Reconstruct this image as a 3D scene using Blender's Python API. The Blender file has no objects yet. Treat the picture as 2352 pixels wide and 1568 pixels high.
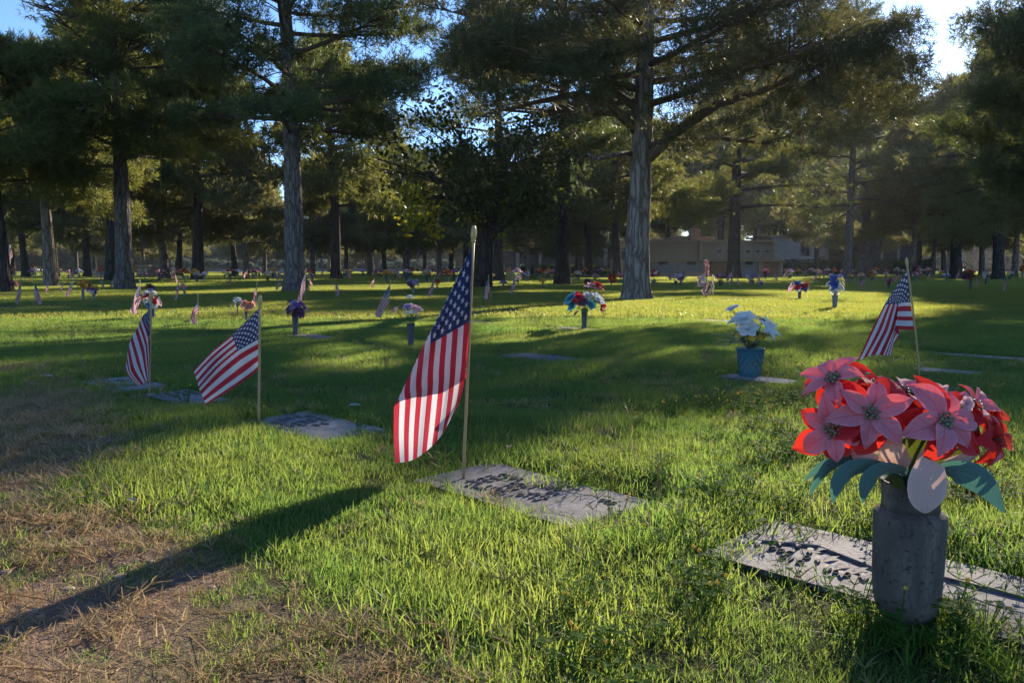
import bpy, math, random
import numpy as np
from mathutils import Vector, Matrix, noise as mnoise

random.seed(7)
rng = np.random.default_rng(7)
scene = bpy.context.scene
R = math.radians
PI = math.pi

# ------------------------------------------------------------ camera, sky, sun
F = 1846.0            # focal length in units of the 2352 px wide photograph
CX, CY = 1176.0, 784.0
HOR = 617.0           # row of the horizon
CAMH = 0.60
PITCH = math.atan((CY - HOR) / F)
cam_data = bpy.data.cameras.new('camera')
cam = bpy.data.objects.new('camera', cam_data)
scene.collection.objects.link(cam)
cam_data.sensor_width = 36.0
cam_data.lens = F / 2352.0 * 36.0
cam_data.clip_start = 0.05
cam_data.clip_end = 3000.0
cam_data.dof.use_dof = True
cam_data.dof.focus_distance = 2.1
cam_data.dof.aperture_fstop = 36.0
cam.location = (0, 0, CAMH)
cam.rotation_euler = (PI / 2 - PITCH, 0, 0)
scene.camera = cam

SUN_AZ = 31.0         # degrees right of the viewing direction
SUN_EL = 20.0
SDIR = np.array([math.sin(R(SUN_AZ)) * math.cos(R(SUN_EL)), math.cos(R(SUN_AZ)) * math.cos(R(SUN_EL)), math.sin(R(SUN_EL))])
world = bpy.data.worlds.new('World')
scene.world = world
world.use_nodes = True
wn = world.node_tree
for n in list(wn.nodes):
    wn.nodes.remove(n)
w_out = wn.nodes.new('ShaderNodeOutputWorld')
w_bg = wn.nodes.new('ShaderNodeBackground')
w_sky = wn.nodes.new('ShaderNodeTexSky')
w_sky.sky_type = 'NISHITA'
w_sky.sun_disc = False
w_sky.sun_elevation = R(SUN_EL)
w_sky.sun_rotation = R(SUN_AZ)
w_sky.air_density = .8
w_sky.dust_density = 0.1
w_sky.ozone_density = 5.0
w_bg.inputs['Strength'].default_value = 0.11
wn.links.new(w_sky.outputs[0], w_bg.inputs[0])
wn.links.new(w_bg.outputs[0], w_out.inputs[0])
sun_data = bpy.data.lights.new('sun', 'SUN')
sun_data.energy = 4.6
sun_data.angle = R(0.7)
sun_data.color = (1.0, 0.89, 0.72)
sun = bpy.data.objects.new('sun', sun_data)
scene.collection.objects.link(sun)
sun.rotation_euler = Vector(-SDIR).to_track_quat('-Z', 'Y').to_euler()
scene.view_settings.view_transform = 'Standard'
scene.view_settings.look = 'None'
scene.view_settings.exposure = 1.3
scene.view_settings.gamma = 1.0
scene.view_settings.use_curve_mapping = False
scene.render.engine = 'CYCLES'
scene.cycles.max_bounces = 8
scene.cycles.transparent_max_bounces = 8

# ------------------------------------------------------------ helpers
COL = scene.collection

def vnoise(x, y, seed=0):
    x = np.asarray(x, float); y = np.asarray(y, float)
    xi = np.floor(x).astype(np.int64); yi = np.floor(y).astype(np.int64)
    xf = x - xi; yf = y - yi
    def h(a, b):
        n = (a * 374761393 + b * 668265263 + seed * 974634777) & 0xffffffff
        n = ((n ^ (n >> 13)) * 1274126177) & 0xffffffff
        return ((n ^ (n >> 16)) & 0xffff) / 65535.0
    u = xf * xf * (3 - 2 * xf); v = yf * yf * (3 - 2 * yf)
    return (h(xi, yi) * (1 - u) + h(xi + 1, yi) * u) * (1 - v) + (h(xi, yi + 1) * (1 - u) + h(xi + 1, yi + 1) * u) * v

def fbm(x, y, seed=0, o=3):
    s = 0; a = 1; t = 0
    for k in range(o):
        s = s + a * vnoise(np.asarray(x) * 2 ** k, np.asarray(y) * 2 ** k, seed + k); t += a; a *= .5
    return s / t

def ray(px, py):
    cx = (px - CX) / F; cy = (CY - py) / F
    cp, sp = math.cos(PITCH), math.sin(PITCH)
    return np.array([cx, cp + cy * sp, -sp + cy * cp])

def flat(px, py):
    d = ray(px, py); t = CAMH / -d[2]
    return d[0] * t, d[1] * t

def to_px(x, y, z):
    cp, sp = math.cos(PITCH), math.sin(PITCH)
    z = z - CAMH
    fw = y * cp - z * sp
    up = y * sp + z * cp
    fw = np.where(np.abs(fw) < .05, .05, fw)
    return CX + F * x / fw, CY - F * up / fw

def Hb(x, y):
    x = np.asarray(x, float); y = np.asarray(y, float)
    d = np.hypot(x, y)
    fade = 1 / (1 + (d / 9.0) ** 2)
    a = (fbm(x * .8 + 3.1, y * .8 + 1.7, 5, 2) - .5) * .085
    b = (fbm(x * 3 + 9, y * 3 + 4, 11, 2) - .5) * .022
    c = (fbm(x * .07, y * .07, 21, 2) - .5) * .12 * np.clip(d / 20 - .3, 0, 1)
    return (a + b) * fade + c
H0 = float(Hb(0, 0)) * 0

# flush grave markers: (centre x, y, half length, half width)
MK = []
def mk(px, py, hl, hw, x=None, y=None):
    if x is None: x, y = flat(px, py)
    MK.append([x, y, hl, hw, float(Hb(x, y)) - .010])
mk(0, 0, .31, .16, .055, 2.215)      # 0 below the main flag
mk(0, 0, .50, .16, .885, 1.415)      # 1 below the poinsettias
mk(722, 972, .27, .15)               # 2 blue shaded
mk(432, 910, .22, .11)               # 3
mk(290, 876, .27, .14)               # 4
mk(1255, 817, .33, .15)              # 5
mk(1742, 868, .20, .09)              # 6 below basket vase
mk(2310, 818, .50, .08)              # 7
mk(2175, 851, .16, .10)              # 8
mk(716, 772, .26, .14)               # 9
mk(1325, 756, .26, .14)              # 10
mk(1625, 734, .30, .14)              # 11
mk(1100, 741, .26, .14)              # 12
AX = np.array([.705, -.709]); BX = np.array([.709, .705])

def mk_local(m, x, y):
    dx = x - m[0]; dy = y - m[1]
    return dx * AX[0] + dy * AX[1], dx * BX[0] + dy * BX[1]

def Hgt(x, y):
    x = np.asarray(x, float); y = np.asarray(y, float)
    h = Hb(x, y)
    for m in MK:
        u, v = mk_local(m, x, y)
        d = np.hypot(np.maximum(np.abs(u) - m[2], 0), np.maximum(np.abs(v) - m[3], 0))
        w = np.clip(1 - d / .16, 0, 1); w = w * w * (3 - 2 * w)
        h = h * (1 - w) + (m[4] - .006) * w
    return h

TT = .5 * 1.0052 ** np.arange(1300)
def hit(px, py):
    """ground point seen at a pixel"""
    d = ray(px, py)
    P = d[None, :] * TT[:, None]
    h = Hgt(P[:, 0], P[:, 1])
    below = np.nonzero(CAMH + P[:, 2] < h)[0]
    if len(below):
        k = below[0]
        if k:
            a = CAMH + P[k - 1, 2] - h[k - 1]; b = h[k] - CAMH - P[k, 2]
            t = TT[k - 1] + (TT[k] - TT[k - 1]) * a / (a + b)
        else: t = TT[0]
        p = d * t
        return np.array([p[0], p[1], float(Hgt(p[0], p[1]))])
    p = d * min(400, CAMH / max(-d[2], 1e-3))
    return np.array([p[0], p[1], 0])

def at(px, py, Y):
    d = ray(px, py); t = Y / d[1]
    return np.array([d[0] * t, Y, CAMH + d[2] * t])

def link(o, parent=None):
    COL.objects.link(o)
    if parent is not None: o.parent = parent
    return o

def tag(o, label=None, cat=None, group=None, kind=None):
    if label: o['label'] = label
    if cat: o['category'] = cat
    if group: o['group'] = group
    if kind: o['kind'] = kind
    return o

def empty(name, loc, rz=0, label=None, cat=None, group=None):
    o = bpy.data.objects.new(name, None)
    o.empty_display_size = .1
    link(o); o.location = loc; o.rotation_euler = (0, 0, rz)
    return tag(o, label, cat, group)

class MB:
    def __init__(s): s.v = []; s.f = []; s.m = []; s.uv = []
    def add(s, vs, fs, mi=0, uvs=None):
        b = len(s.v)
        s.v += [tuple(map(float, p)) for p in vs]
        s.f += [tuple(b + i for i in f) for f in fs]
        s.m += [mi] * len(fs)
        s.uv += list(uvs) if uvs is not None else [(0, 0)] * len(vs)
        return s
    def box(s, x0, x1, y0, y1, z0, z1, mi=0, T=None, bevel=0):
        c = [(x, y, z) for z in (z0, z1) for y in (y0, y1) for x in (x0, x1)]
        if T is not None: c = [tuple(T @ Vector(p)) for p in c]
        return s.add(c, [(0, 2, 3, 1), (4, 5, 7, 6), (0, 1, 5, 4), (2, 6, 7, 3), (0, 4, 6, 2), (1, 3, 7, 5)], mi)
    def lathe(s, prof, n=24, c=(0, 0, 0), mi=0, sc=(1, 1)):
        vs = []
        for r, z in prof:
            for k in range(n):
                a = 2 * PI * k / n
                vs.append((c[0] + r * math.cos(a) * sc[0], c[1] + r * math.sin(a) * sc[1], c[2] + z))
        fs = []
        for i in range(len(prof) - 1):
            for k in range(n):
                fs.append((i * n + k, i * n + (k + 1) % n, (i + 1) * n + (k + 1) % n, (i + 1) * n + k))
        fs.append(tuple(range(n - 1, -1, -1)))
        fs.append(tuple((len(prof) - 1) * n + k for k in range(n)))
        return s.add(vs, fs, mi)
    def tube(s, pts, rad, n=8, mi=0, rough=0, seed=0):
        pts = [Vector(p) for p in pts]
        m = len(pts); vs = []
        up = Vector((0.3, .9, .1))
        for i, p in enumerate(pts):
            t = (pts[min(i + 1, m - 1)] - pts[max(i - 1, 0)]).normalized()
            a = t.cross(up)
            if a.length < .05: a = t.cross(Vector((1, 0, 0)))
            a.normalize(); b = t.cross(a)
            r = rad[i] if hasattr(rad, '__len__') else rad
            for k in range(n):
                th = 2 * PI * k / n
                q = (1 + rough * (mnoise.noise(Vector((k * 1.7, i * .6, seed))))) if rough else 1
                vs.append(p + (a * math.cos(th) + b * math.sin(th)) * r * q)
        fs = [(i * n + k, i * n + (k + 1) % n, (i + 1) * n + (k + 1) % n, (i + 1) * n + k) for i in range(m - 1) for k in range(n)]
        fs.append(tuple(range(n - 1, -1, -1))); fs.append(tuple((m - 1) * n + k for k in range(n)))
        return s.add(vs, fs, mi)
    def mesh(s, name, mats, smooth=True):
        me = bpy.data.meshes.new(name)
        me.from_pydata(s.v, [], s.f)
        for m in (mats if isinstance(mats, (list, tuple)) else [mats]): me.materials.append(m)
        me.polygons.foreach_set('material_index', s.m)
        if smooth: me.polygons.foreach_set('use_smooth', [True] * len(s.f))
        if any(u != (0, 0) for u in s.uv):
            ul = me.uv_layers.new(name='UVMap')
            li = np.empty(len(me.loops), np.int32); me.loops.foreach_get('vertex_index', li)
            ul.data.foreach_set('uv', np.array(s.uv, np.float32)[li].ravel())
        me.update()
        return me
    def obj(s, name, mats, parent=None, smooth=True):
        return link(bpy.data.objects.new(name, s.mesh(name, mats, smooth)), parent)

def obj_from(name, me, parent=None, loc=None, rot=None, sc=None):
    o = link(bpy.data.objects.new(name, me), parent)
    if loc is not None: o.location = loc
    if rot is not None: o.rotation_euler = rot
    if sc is not None: o.scale = sc if hasattr(sc, '__len__') else (sc, sc, sc)
    return o

def tri_mesh(name, V, mat, k=3):
    """V: (n*k,3) array of separate k-gons"""
    n = len(V) // k
    me = bpy.data.meshes.new(name)
    me.vertices.add(len(V)); me.vertices.foreach_set('co', np.asarray(V, np.float32).ravel())
    me.loops.add(len(V)); me.loops.foreach_set('vertex_index', np.arange(len(V), dtype=np.int32))
    me.polygons.add(n); me.polygons.foreach_set('loop_start', np.arange(0, len(V), k, dtype=np.int32))
    try: me.polygons.foreach_set('loop_total', np.full(n, k, np.int32))
    except Exception: pass
    me.materials.append(mat)
    me.update()
    return me

# ------------------------------------------------------------ materials
class NT:
    def __init__(s, name):
        s.m = bpy.data.materials.new(name); s.m.use_nodes = True
        s.t = s.m.node_tree
        for n in list(s.t.nodes): s.t.nodes.remove(n)
        s.out = s.n('ShaderNodeOutputMaterial')
    def n(s, ty, **kw):
        nd = s.t.nodes.new(ty)
        for k, v in kw.items():
            if k in nd.inputs: s.i(nd, k, v)
            else: setattr(nd, k, v)
        return nd
    def i(s, nd, k, v):
        sock = nd.inputs[k]
        if isinstance(v, bpy.types.NodeSocket): s.t.links.new(v, sock)
        elif isinstance(v, tuple) and len(v) == 3 and sock.type == 'RGBA': sock.default_value = (*v, 1)
        else: sock.default_value = v
    def math(s, op, a, b=0.0, c=0.0, clamp=False):
        nd = s.n('ShaderNodeMath', operation=op); nd.use_clamp = clamp
        for k, v in enumerate((a, b, c)): s.i(nd, k, v)
        return nd.outputs[0]
    def noise(s, scale, detail=3, vec=None, rough=.55, dist=0.0):
        nd = s.n('ShaderNodeTexNoise'); nd.inputs['Scale'].default_value = scale
        nd.inputs['Detail'].default_value = detail; nd.inputs['Roughness'].default_value = rough
        nd.inputs['Distortion'].default_value = dist
        if vec is not None: s.t.links.new(vec, nd.inputs['Vector'])
        return nd.outputs['Fac']
    def ramp(s, fac, stops):
        nd = s.n('ShaderNodeValToRGB'); s.i(nd, 'Fac', fac)
        el = nd.color_ramp.elements
        while len(el) < len(stops): el.new(.5)
        for e, (p, c) in zip(el, stops):
            e.position = p; e.color = (*c, 1) if len(c) == 3 else c
        return nd.outputs['Color']
    def mix(s, f, a, b):
        nd = s.n('ShaderNodeMix', data_type='RGBA'); s.i(nd, 0, f); s.i(nd, 6, a); s.i(nd, 7, b)
        return nd.outputs[2]
    def coord(s, kind='Object', scale=None):
        tc = s.n('ShaderNodeTexCoord'); o = tc.outputs[kind]
        if scale is not None:
            mp = s.n('ShaderNodeMapping'); s.t.links.new(o, mp.inputs['Vector']); mp.inputs['Scale'].default_value = scale
            o = mp.outputs[0]
        return o
    def pos(s):
        return s.n('ShaderNodeNewGeometry').outputs['Position']
    def bump(s, h, strength=.5, dist=.01):
        nd = s.n('ShaderNodeBump'); s.i(nd, 'Height', h); nd.inputs['Strength'].default_value = strength
        nd.inputs['Distance'].default_value = dist
        return nd.outputs[0]
    def prin(s, col, rough=.7, spec=.3, normal=None, metal=0.0, sheen=0.0):
        nd = s.n('ShaderNodeBsdfPrincipled')
        s.i(nd, 'Base Color', col); s.i(nd, 'Roughness', rough); s.i(nd, 'Specular IOR Level', spec); s.i(nd, 'Metallic', metal)
        if sheen: s.i(nd, 'Sheen Weight', sheen)
        if normal is not None: s.i(nd, 'Normal', normal)
        return nd.outputs[0]
    def leaf(s, col, tcol, w=.5, rough=.5, spec=.3, normal=None, sheen=0.0):
        p = s.prin(col, rough, spec, normal, 0.0, sheen)
        t = s.n('ShaderNodeBsdfTranslucent'); s.i(t, 'Color', tcol)
        m = s.n('ShaderNodeMixShader'); s.i(m, 0, w); s.t.links.new(p, m.inputs[1]); s.t.links.new(t.outputs[0], m.inputs[2])
        return m.outputs[0]
    def done(s, sh):
        s.t.links.new(sh, s.out.inputs['Surface']); return s.m

def simple(name, col, rough=.7, spec=.3, metal=0.0, var=.25, scale=20, bump=0):
    m = NT(name); f = m.noise(scale, 4, m.coord('Object'))
    c = m.mix(f, tuple(x * (1 - var) for x in col), tuple(min(1, x * (1 + var)) for x in col))
    nb = m.bump(f, bump, .005) if bump else None
    return m.done(m.prin(c, rough, spec, nb, metal))

def petal_mat(name, col, back=None, trans=None, w=.4):
    m = NT(name)
    f = m.noise(60, 3, m.coord('Object'))
    v = tuple(x * .72 for x in col)
    c = m.mix(f, v, col)
    if back is not None:
        g = m.n('ShaderNodeNewGeometry').outputs['Backfacing']
        c = m.mix(g, c, back)
    nb = m.bump(m.noise(220, 2, m.coord('Object')), .25, .001)
    return m.done(m.leaf(c, trans or tuple(min(1, x * 1.1) for x in col), w, .65, .2, nb, .3))

# needles: olive to blue green, brown here and there
def needle_mat(name, a, b, br, tr, w=.35):
    m = NT(name)
    p = m.pos()
    f1 = m.noise(.9, 3, p); f2 = m.noise(6.5, 2, p)
    c = m.mix(m.ramp(f1, [(.35, (0, 0, 0)), (.65, (1, 1, 1))]), a, b)
    c = m.mix(m.ramp(f2, [(.62, (0, 0, 0)), (.74, (1, 1, 1))]), c, br)
    return m.done(m.leaf(c, tr, w, .5, .25))
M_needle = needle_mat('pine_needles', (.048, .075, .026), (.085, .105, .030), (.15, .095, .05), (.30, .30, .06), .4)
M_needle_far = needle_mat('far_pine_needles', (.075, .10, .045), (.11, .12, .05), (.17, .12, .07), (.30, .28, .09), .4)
M_needle_blue = needle_mat('shaded_pine_needles', (.040, .070, .034), (.062, .090, .038), (.13, .09, .055), (.20, .24, .06), .36)
M_needle_brown = needle_mat('brownish_pine_needles', (.038, .058, .028), (.072, .078, .036), (.16, .11, .07), (.17, .16, .055), .36)
M_leaf = needle_mat('broad_leaves', (.022, .034, .012), (.034, .046, .014), (.06, .05, .02), (.11, .13, .02), .45)
M_leaf_sun = needle_mat('sun_tinted_leaves', (.07, .085, .014), (.10, .11, .016), (.12, .10, .02), (.55, .52, .03), .6)  # sunlight painted into the leaf colour for one bright patch

def bark_mat(name, plate, furrow, sc):
    m = NT(name)
    v = m.coord('Object', (1, 1, .15))
    nz = m.n('ShaderNodeTexNoise'); nz.inputs['Scale'].default_value = sc * .55; m.t.links.new(m.coord('Object', (1, 1, .45)), nz.inputs['Vector'])
    add = m.n('ShaderNodeVectorMath', operation='MULTIPLY_ADD')
    m.t.links.new(nz.outputs['Color'], add.inputs[0]); add.inputs[1].default_value = (.13, .13, .08); m.t.links.new(v, add.inputs[2])
    vo = m.n('ShaderNodeTexVoronoi', feature='DISTANCE_TO_EDGE'); vo.inputs['Scale'].default_value = sc
    m.t.links.new(add.outputs[0], vo.inputs['Vector'])
    d = vo.outputs['Distance']
    fine = m.noise(sc * 6, 5, m.coord('Object', (1, 1, .4)))
    big = m.noise(sc * .25, 3, m.coord('Object'))
    dd = m.math('ADD', d, m.math('MULTIPLY', m.math('SUBTRACT', fine, .5), .16))
    e = m.ramp(dd, [(.01, (0, 0, 0)), (.20, (1, 1, 1))])
    c = m.mix(fine, tuple(x * .55 for x in plate), plate)
    c = m.mix(m.math('MULTIPLY', big, .5), c, tuple(x * .6 for x in plate))
    c = m.mix(e, furrow, c)
    h = m.math('ADD', m.math('MINIMUM', d, .22), m.math('MULTIPLY', fine, .14))
    return m.done(m.prin(c, .9, .1, m.bump(h, 1.0, .08)))
M_bark = bark_mat('pale_pine_bark', (.34, .29, .25), (.10, .075, .06), 10)
M_bark2 = bark_mat('grey_pine_bark', (.25, .225, .21), (.08, .065, .057), 13)
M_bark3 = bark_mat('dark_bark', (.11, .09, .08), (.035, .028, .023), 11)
M_twig = simple('brown_branch_bark', (.12, .085, .065), .9, .1, var=.4)

# ------------------------------------------------------------ ground
LAWN_DIRT = [(-600, 860), (90, 880), (230, 930), (262, 1000), (215, 1090), (120, 1170), (215, 1190), (430, 1232), (560, 1290), (720, 1345),
             (830, 1350), (950, 1400), (1010, 1470), (1060, 1700), (900, 2600), (-2500, 2600), (-1500, 1200)]
def pip(px, py, poly):
    inside = np.zeros(np.shape(px), bool)
    n = len(poly)
    for i in range(n):
        x0, y0 = poly[i]; x1, y1 = poly[(i + 1) % n]
        if y0 == y1: continue
        c = ((y0 > py) != (y1 > py)) & (px < (x1 - x0) * (py - y0) / (y1 - y0) + x0)
        inside ^= c
    return inside

def dirtness(x, y):
    """0 lawn .. 1 bare dry ground"""
    x = np.asarray(x, float); y = np.asarray(y, float)
    px, py = to_px(x, np.maximum(y, .55), 0 * x)
    j = (fbm(x * 5, y * 5, 31, 3) - .5)
    k = (fbm(x * 5 + 40, y * 5, 37, 3) - .5)
    s = 0
    for dx, dy in ((0, 0), (-40, 0), (40, 0), (0, -26), (0, 26)):
        s = s + pip(px + j * 260 + dx, py + k * 150 + dy, LAWN_DIRT)
    s = s / 5.0
    patch = fbm(x * 2.3 + 7, y * 2.3, 51, 3)
    s = s * np.clip((patch - .12) * 4, .5, 1)
    # thin worn places elsewhere in the lawn
    worn = np.clip((fbm(x * .9 + 13, y * .45 + 5, 61, 3) - .60) * 6, 0, .55) * (y > 5)
    return np.clip(np.maximum(s, worn), 0, 1)

def build_ground():
    xa = np.sinh(np.linspace(-6.5, 6.5, 300)) * 1.0
    yb = 1.6 + np.sinh(np.linspace(-3.2, 6.5, 330)) * 1.0
    X, Y = np.meshgrid(xa, yb)
    Z = Hgt(X, Y)
    V = np.stack([X, Y, Z], -1).reshape(-1, 3)
    ny, nx = X.shape
    idx = np.arange(nx * ny).reshape(ny, nx)
    Q = np.stack([idx[:-1, :-1], idx[:-1, 1:], idx[1:, 1:], idx[1:, :-1]], -1).reshape(-1, 4)
    me = bpy.data.meshes.new('ground')
    me.vertices.add(len(V)); me.vertices.foreach_set('co', V.astype(np.float32).ravel())
    me.loops.add(Q.size); me.loops.foreach_set('vertex_index', Q.astype(np.int32).ravel())
    me.polygons.add(len(Q)); me.polygons.foreach_set('loop_start', np.arange(0, Q.size, 4, dtype=np.int32))
    me.update(); me.validate()
    me.polygons.foreach_set('use_smooth', [True] * len(me.polygons))
    at_ = me.attributes.new('dirt', 'FLOAT', 'POINT')
    at_.data.foreach_set('value', dirtness(V[:, 0], V[:, 1]).astype(np.float32))
    m = NT('lawn_soil')
    p = m.pos()
    d = m.n('ShaderNodeAttribute', attribute_name='dirt').outputs['Fac']
    n1 = m.noise(1.2, 4, p); n2 = m.noise(38, 5, p); n3 = m.noise(.25, 3, p); n4 = m.noise(220, 3, p)
    soil = m.mix(n2, (.095, .060, .045), (.25, .165, .115))
    soil = m.mix(m.ramp(n1, [(.4, (0, 0, 0)), (.6, (1, 1, 1))]), soil, m.mix(n2, (.085, .064, .055), (.20, .15, .12)))
    soil = m.mix(m.ramp(n4, [(.6, (0, 0, 0)), (.7, (1, 1, 1))]), soil, (.40, .31, .22))
    th = m.mix(n2, (.035, .045, .012), (.085, .085, .03))
    th = m.mix(m.ramp(n3, [(.45, (0, 0, 0)), (.7, (1, 1, 1))]), th, (.10, .09, .035))
    c = m.mix(d, th, soil)
    hgt = m.math('ADD', m.math('MULTIPLY', n2, .7), m.math('MULTIPLY', n4, .3))
    me.materials.append(m.done(m.prin(c, .95, .1, m.bump(hgt, .9, .02))))
    o = link(bpy.data.objects.new('ground', me)); o['kind'] = 'structure'
build_ground()

# ------------------------------------------------------------ where the sun is let through to the lawn (gaps cut into the crowns)
LIT = [
 (.98, [(235, 1120), (330, 1045), (560, 985), (800, 975), (930, 1005), (985, 1080), (1200, 1105), (1440, 1180), (1650, 1190), (1850, 1160), (1950, 1100), (2120, 1040), (2352, 1000), (2800, 990), (3300, 2600), (-2600, 2600), (-1000, 1450), (-200, 1290), (60, 1230)]),
 (.4, [(1060, 1050), (1230, 985), (1400, 950), (1700, 930), (1880, 950), (1900, 1150), (1450, 1150), (1180, 1075)]),
 (.95, [(655, 830), (700, 795), (900, 772), (985, 790), (970, 835), (840, 858), (680, 856)]),
 (.6, [(1100, 860), (1300, 830), (1420, 838), (1300, 870), (1120, 885)]),
 (.93, [(-400, 735), (0, 725), (300, 716), (480, 712), (640, 716), (960, 706), (985, 752), (760, 768), (640, 762), (420, 776), (200, 790), (0, 800), (-400, 830)]),
 (.6, [(-400, 850), (0, 830), (260, 812), (280, 850), (0, 880), (-400, 900)]),
 (.95, [(1070, 748), (1180, 718), (1330, 694), (1450, 684), (1640, 680), (1830, 686), (1810, 704), (1640, 716), (1560, 742), (1380, 762), (1160, 788), (1070, 792)]),
 (.85, [(-400, 684), (0, 676), (330, 672), (560, 668), (640, 672), (640, 682), (400, 690), (120, 696), (-400, 712)]),
 (.9, [(600, 650), (1080, 648), (1300, 646), (1300, 658), (1000, 664), (600, 668)]),
 (.9, [(-400, 640), (600, 640), (600, 655), (-400, 662)]),
 (.85, [(1500, 640), (2400, 636), (2400, 650), (1500, 652)]),
 (.75, [(1840, 668), (2060, 664), (2060, 680), (1840, 684)]),
 (.6, [(1880, 720), (2100, 700), (2300, 712), (2100, 740), (1900, 744)]),
 (.5, [(2150, 1000), (2352, 960), (2800, 940), (2800, 1010), (2100, 1040)]),
]
def lit_prob(x, y):
    px, py = to_px(x, np.maximum(y, .3), 0 * x)
    pr = np.zeros(np.shape(px))
    j = (fbm(x * 1.3, y * 1.3, 71, 2) - .5) * 60 / np.maximum(y, 1)
    for w, poly in LIT:
        pr = np.maximum(pr, w * pip(px + j * 2, py + j, poly))
    pr = np.where((px < -250) | (px > 2550) | (y < .85), 0, pr)
    pr = pr - .42 * (fbm(x * 1.9 + 3, y * 1.9, 77, 3) < .42) * (y < 4)
    # the poinsettias stand in the sun too: rays past them land a little nearer
    return np.where((y > -.3) & (y <= 1.0) & (x > -.1) & (x < .9), .97, pr)

# boughs lit through gaps cut into the crowns behind them
SUNNY = [(325, 330, 24.6, .9), (265, 395, 24.4, .9), (300, 210, 25, .8), (180, 330, 25, .8), (290, 25, 25.4, .8), (960, 485, 27.8, 1.5), (1100, 510, 28.2, .9), (2140, 350, 21, .9), (2125, 450, 21.5, .8), (2230, 420, 21, .8), (1240, 285, 15.6, .7), (1100, 300, 15.6, .6), (560, 430, 30, .9), (500, 470, 30, .8), (350, 190, 24.5, .6)]
def keep_mask(C, r):
    """drop foliage whose shade would fall where the lawn is sunlit"""
    t = C[:, 2] / SDIR[2]
    gx = C[:, 0] - SDIR[0] * t; gy = C[:, 1] - SDIR[1] * t
    k = r.random(len(C)) > lit_prob(gx, gy)
    for px, py, Y, rad in SUNNY:
        q = at(px, py, Y); v = C - q
        along = v @ SDIR
        dist = np.linalg.norm(v - along[:, None] * SDIR, axis=1)
        k &= ~((along > rad * .8) & (dist < rad))
    return k

# ------------------------------------------------------------ trees
def unit(v): return v / np.maximum(np.linalg.norm(v, axis=-1, keepdims=True), 1e-9)

def needles(C, D, per, L, W, r, spread=.9):
    """needle tufts: C centres, D axes"""
    n = len(C)
    C = np.repeat(C, per, 0); D = np.repeat(D, per, 0)
    d = unit(D * .75 + r.normal(size=C.shape) * spread * .6)
    s = unit(np.cross(d, r.normal(size=C.shape)))
    l = L * (.6 + .6 * r.random((len(C), 1)))
    base = C + r.normal(size=C.shape) * L * .18
    V = np.empty((len(C), 3, 3))
    V[:, 0] = base - s * W * .5; V[:, 1] = base + s * W * .5; V[:, 2] = base + d * l
    return V.reshape(-1, 3)

def clusters_on(path, r, start=.35, n=9, rad=.45, twig=.7):
    out = []
    P = np.array(path)
    seg = np.linalg.norm(np.diff(P, axis=0), axis=1); cum = np.concatenate([[0], np.cumsum(seg)]); L = cum[-1]
    tw = []
    for k in range(n):
        s = (start + (1 - start) * (k + .5) / n + r.normal() * .03)
        s = min(max(s, 0), 1) * L
        i = min(np.searchsorted(cum, s) - 1, len(seg) - 1); i = max(i, 0)
        p = P[i] + (P[i + 1] - P[i]) * (s - cum[i]) / seg[i]
        t = (P[i + 1] - P[i]) / seg[i]
        side = unit(np.cross(t, [0, 0, 1.0])) * (1 if k % 2 else -1)
        reach = twig * (1 - .55 * s / L) * (.5 + r.random()) * min(1, L * .35)
        q = p + side * reach + t * reach * .6 + np.array([0, 0, r.normal() * .12 + .08])
        out.append((q, rad * (.7 + .6 * r.random())))
        if reach > .2: tw.append([p, (p + q) / 2 + np.array([0, 0, .04]), q])
    out.append((P[-1], rad))
    return out, tw

SKYGAPS = [(.97, [(-60, -200), (155, -200), (150, 40), (90, 60), (40, 95), (-60, 95)]), (.9, [(-60, 140), (25, 150), (38, 200), (30, 250), (-60, 260)]), (.97, [(1018, -150), (1092, -150), (1078, 50), (1050, 75), (1030, 50)]),
 (.97, [(2112, -150), (2205, -150), (2190, 90), (2150, 120), (2125, 100)]), (.5, [(575, 110), (640, 140), (640, 330), (560, 310)]), (.6, [(230, 235), (295, 255), (292, 335), (225, 320)]),
 (.5, [(160, 150), (250, 180), (240, 240), (160, 230)]), (.4, [(950, 190), (1060, 170), (1040, 310), (940, 310)]), (.45, [(2200, -100), (2400, -100), (2400, 300), (2150, 280)]),
 (.4, [(700, 130), (790, 150), (780, 260), (700, 260)])]
def make_crown_mesh(name, cl, mat, r, tufts, per, L, W, off=np.zeros(3), cull=True, flatz=.62):
    C = []; D = []
    if cull:
        A = np.array([c for c, _ in cl]) + off
        gx, gy = to_px(A[:, 0], A[:, 1], A[:, 2])
        drop = np.zeros(len(cl), bool)
        for w, poly in SKYGAPS: drop |= pip(gx, gy, poly) & (r.random(len(cl)) < w)
        cl = [c for c, q in zip(cl, drop) if not q]
    for c, rad in cl:
        n = max(4, int(tufts * (rad / .45) ** 2 * (.8 + .4 * r.random())))
        u = unit(r.normal(size=(n, 3))); rr = rad * r.random((n, 1)) ** .45
        p = u * rr * np.array([1, 1, flatz]) + c
        C.append(p); D.append(unit(u + np.array([0, 0, .35])))
    C = np.concatenate(C); D = np.concatenate(D)
    if cull:
        m = keep_mask(C + off, r)
        C = C[m]; D = D[m]
    V = needles(C, D, per, L, W, r)
    return tri_mesh(name, V, mat)

def trunk_path(h, lean, r, wob=.12):
    n = 14
    P = []
    for i in range(n + 1):
        t = i / n
        P.append(np.array([lean[0] * t * h + wob * math.sin(t * 5 + r.random() * .3) * t, lean[1] * t * h + wob * math.cos(t * 4.2) * t - wob * t, h * t]))
    return P

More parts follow.
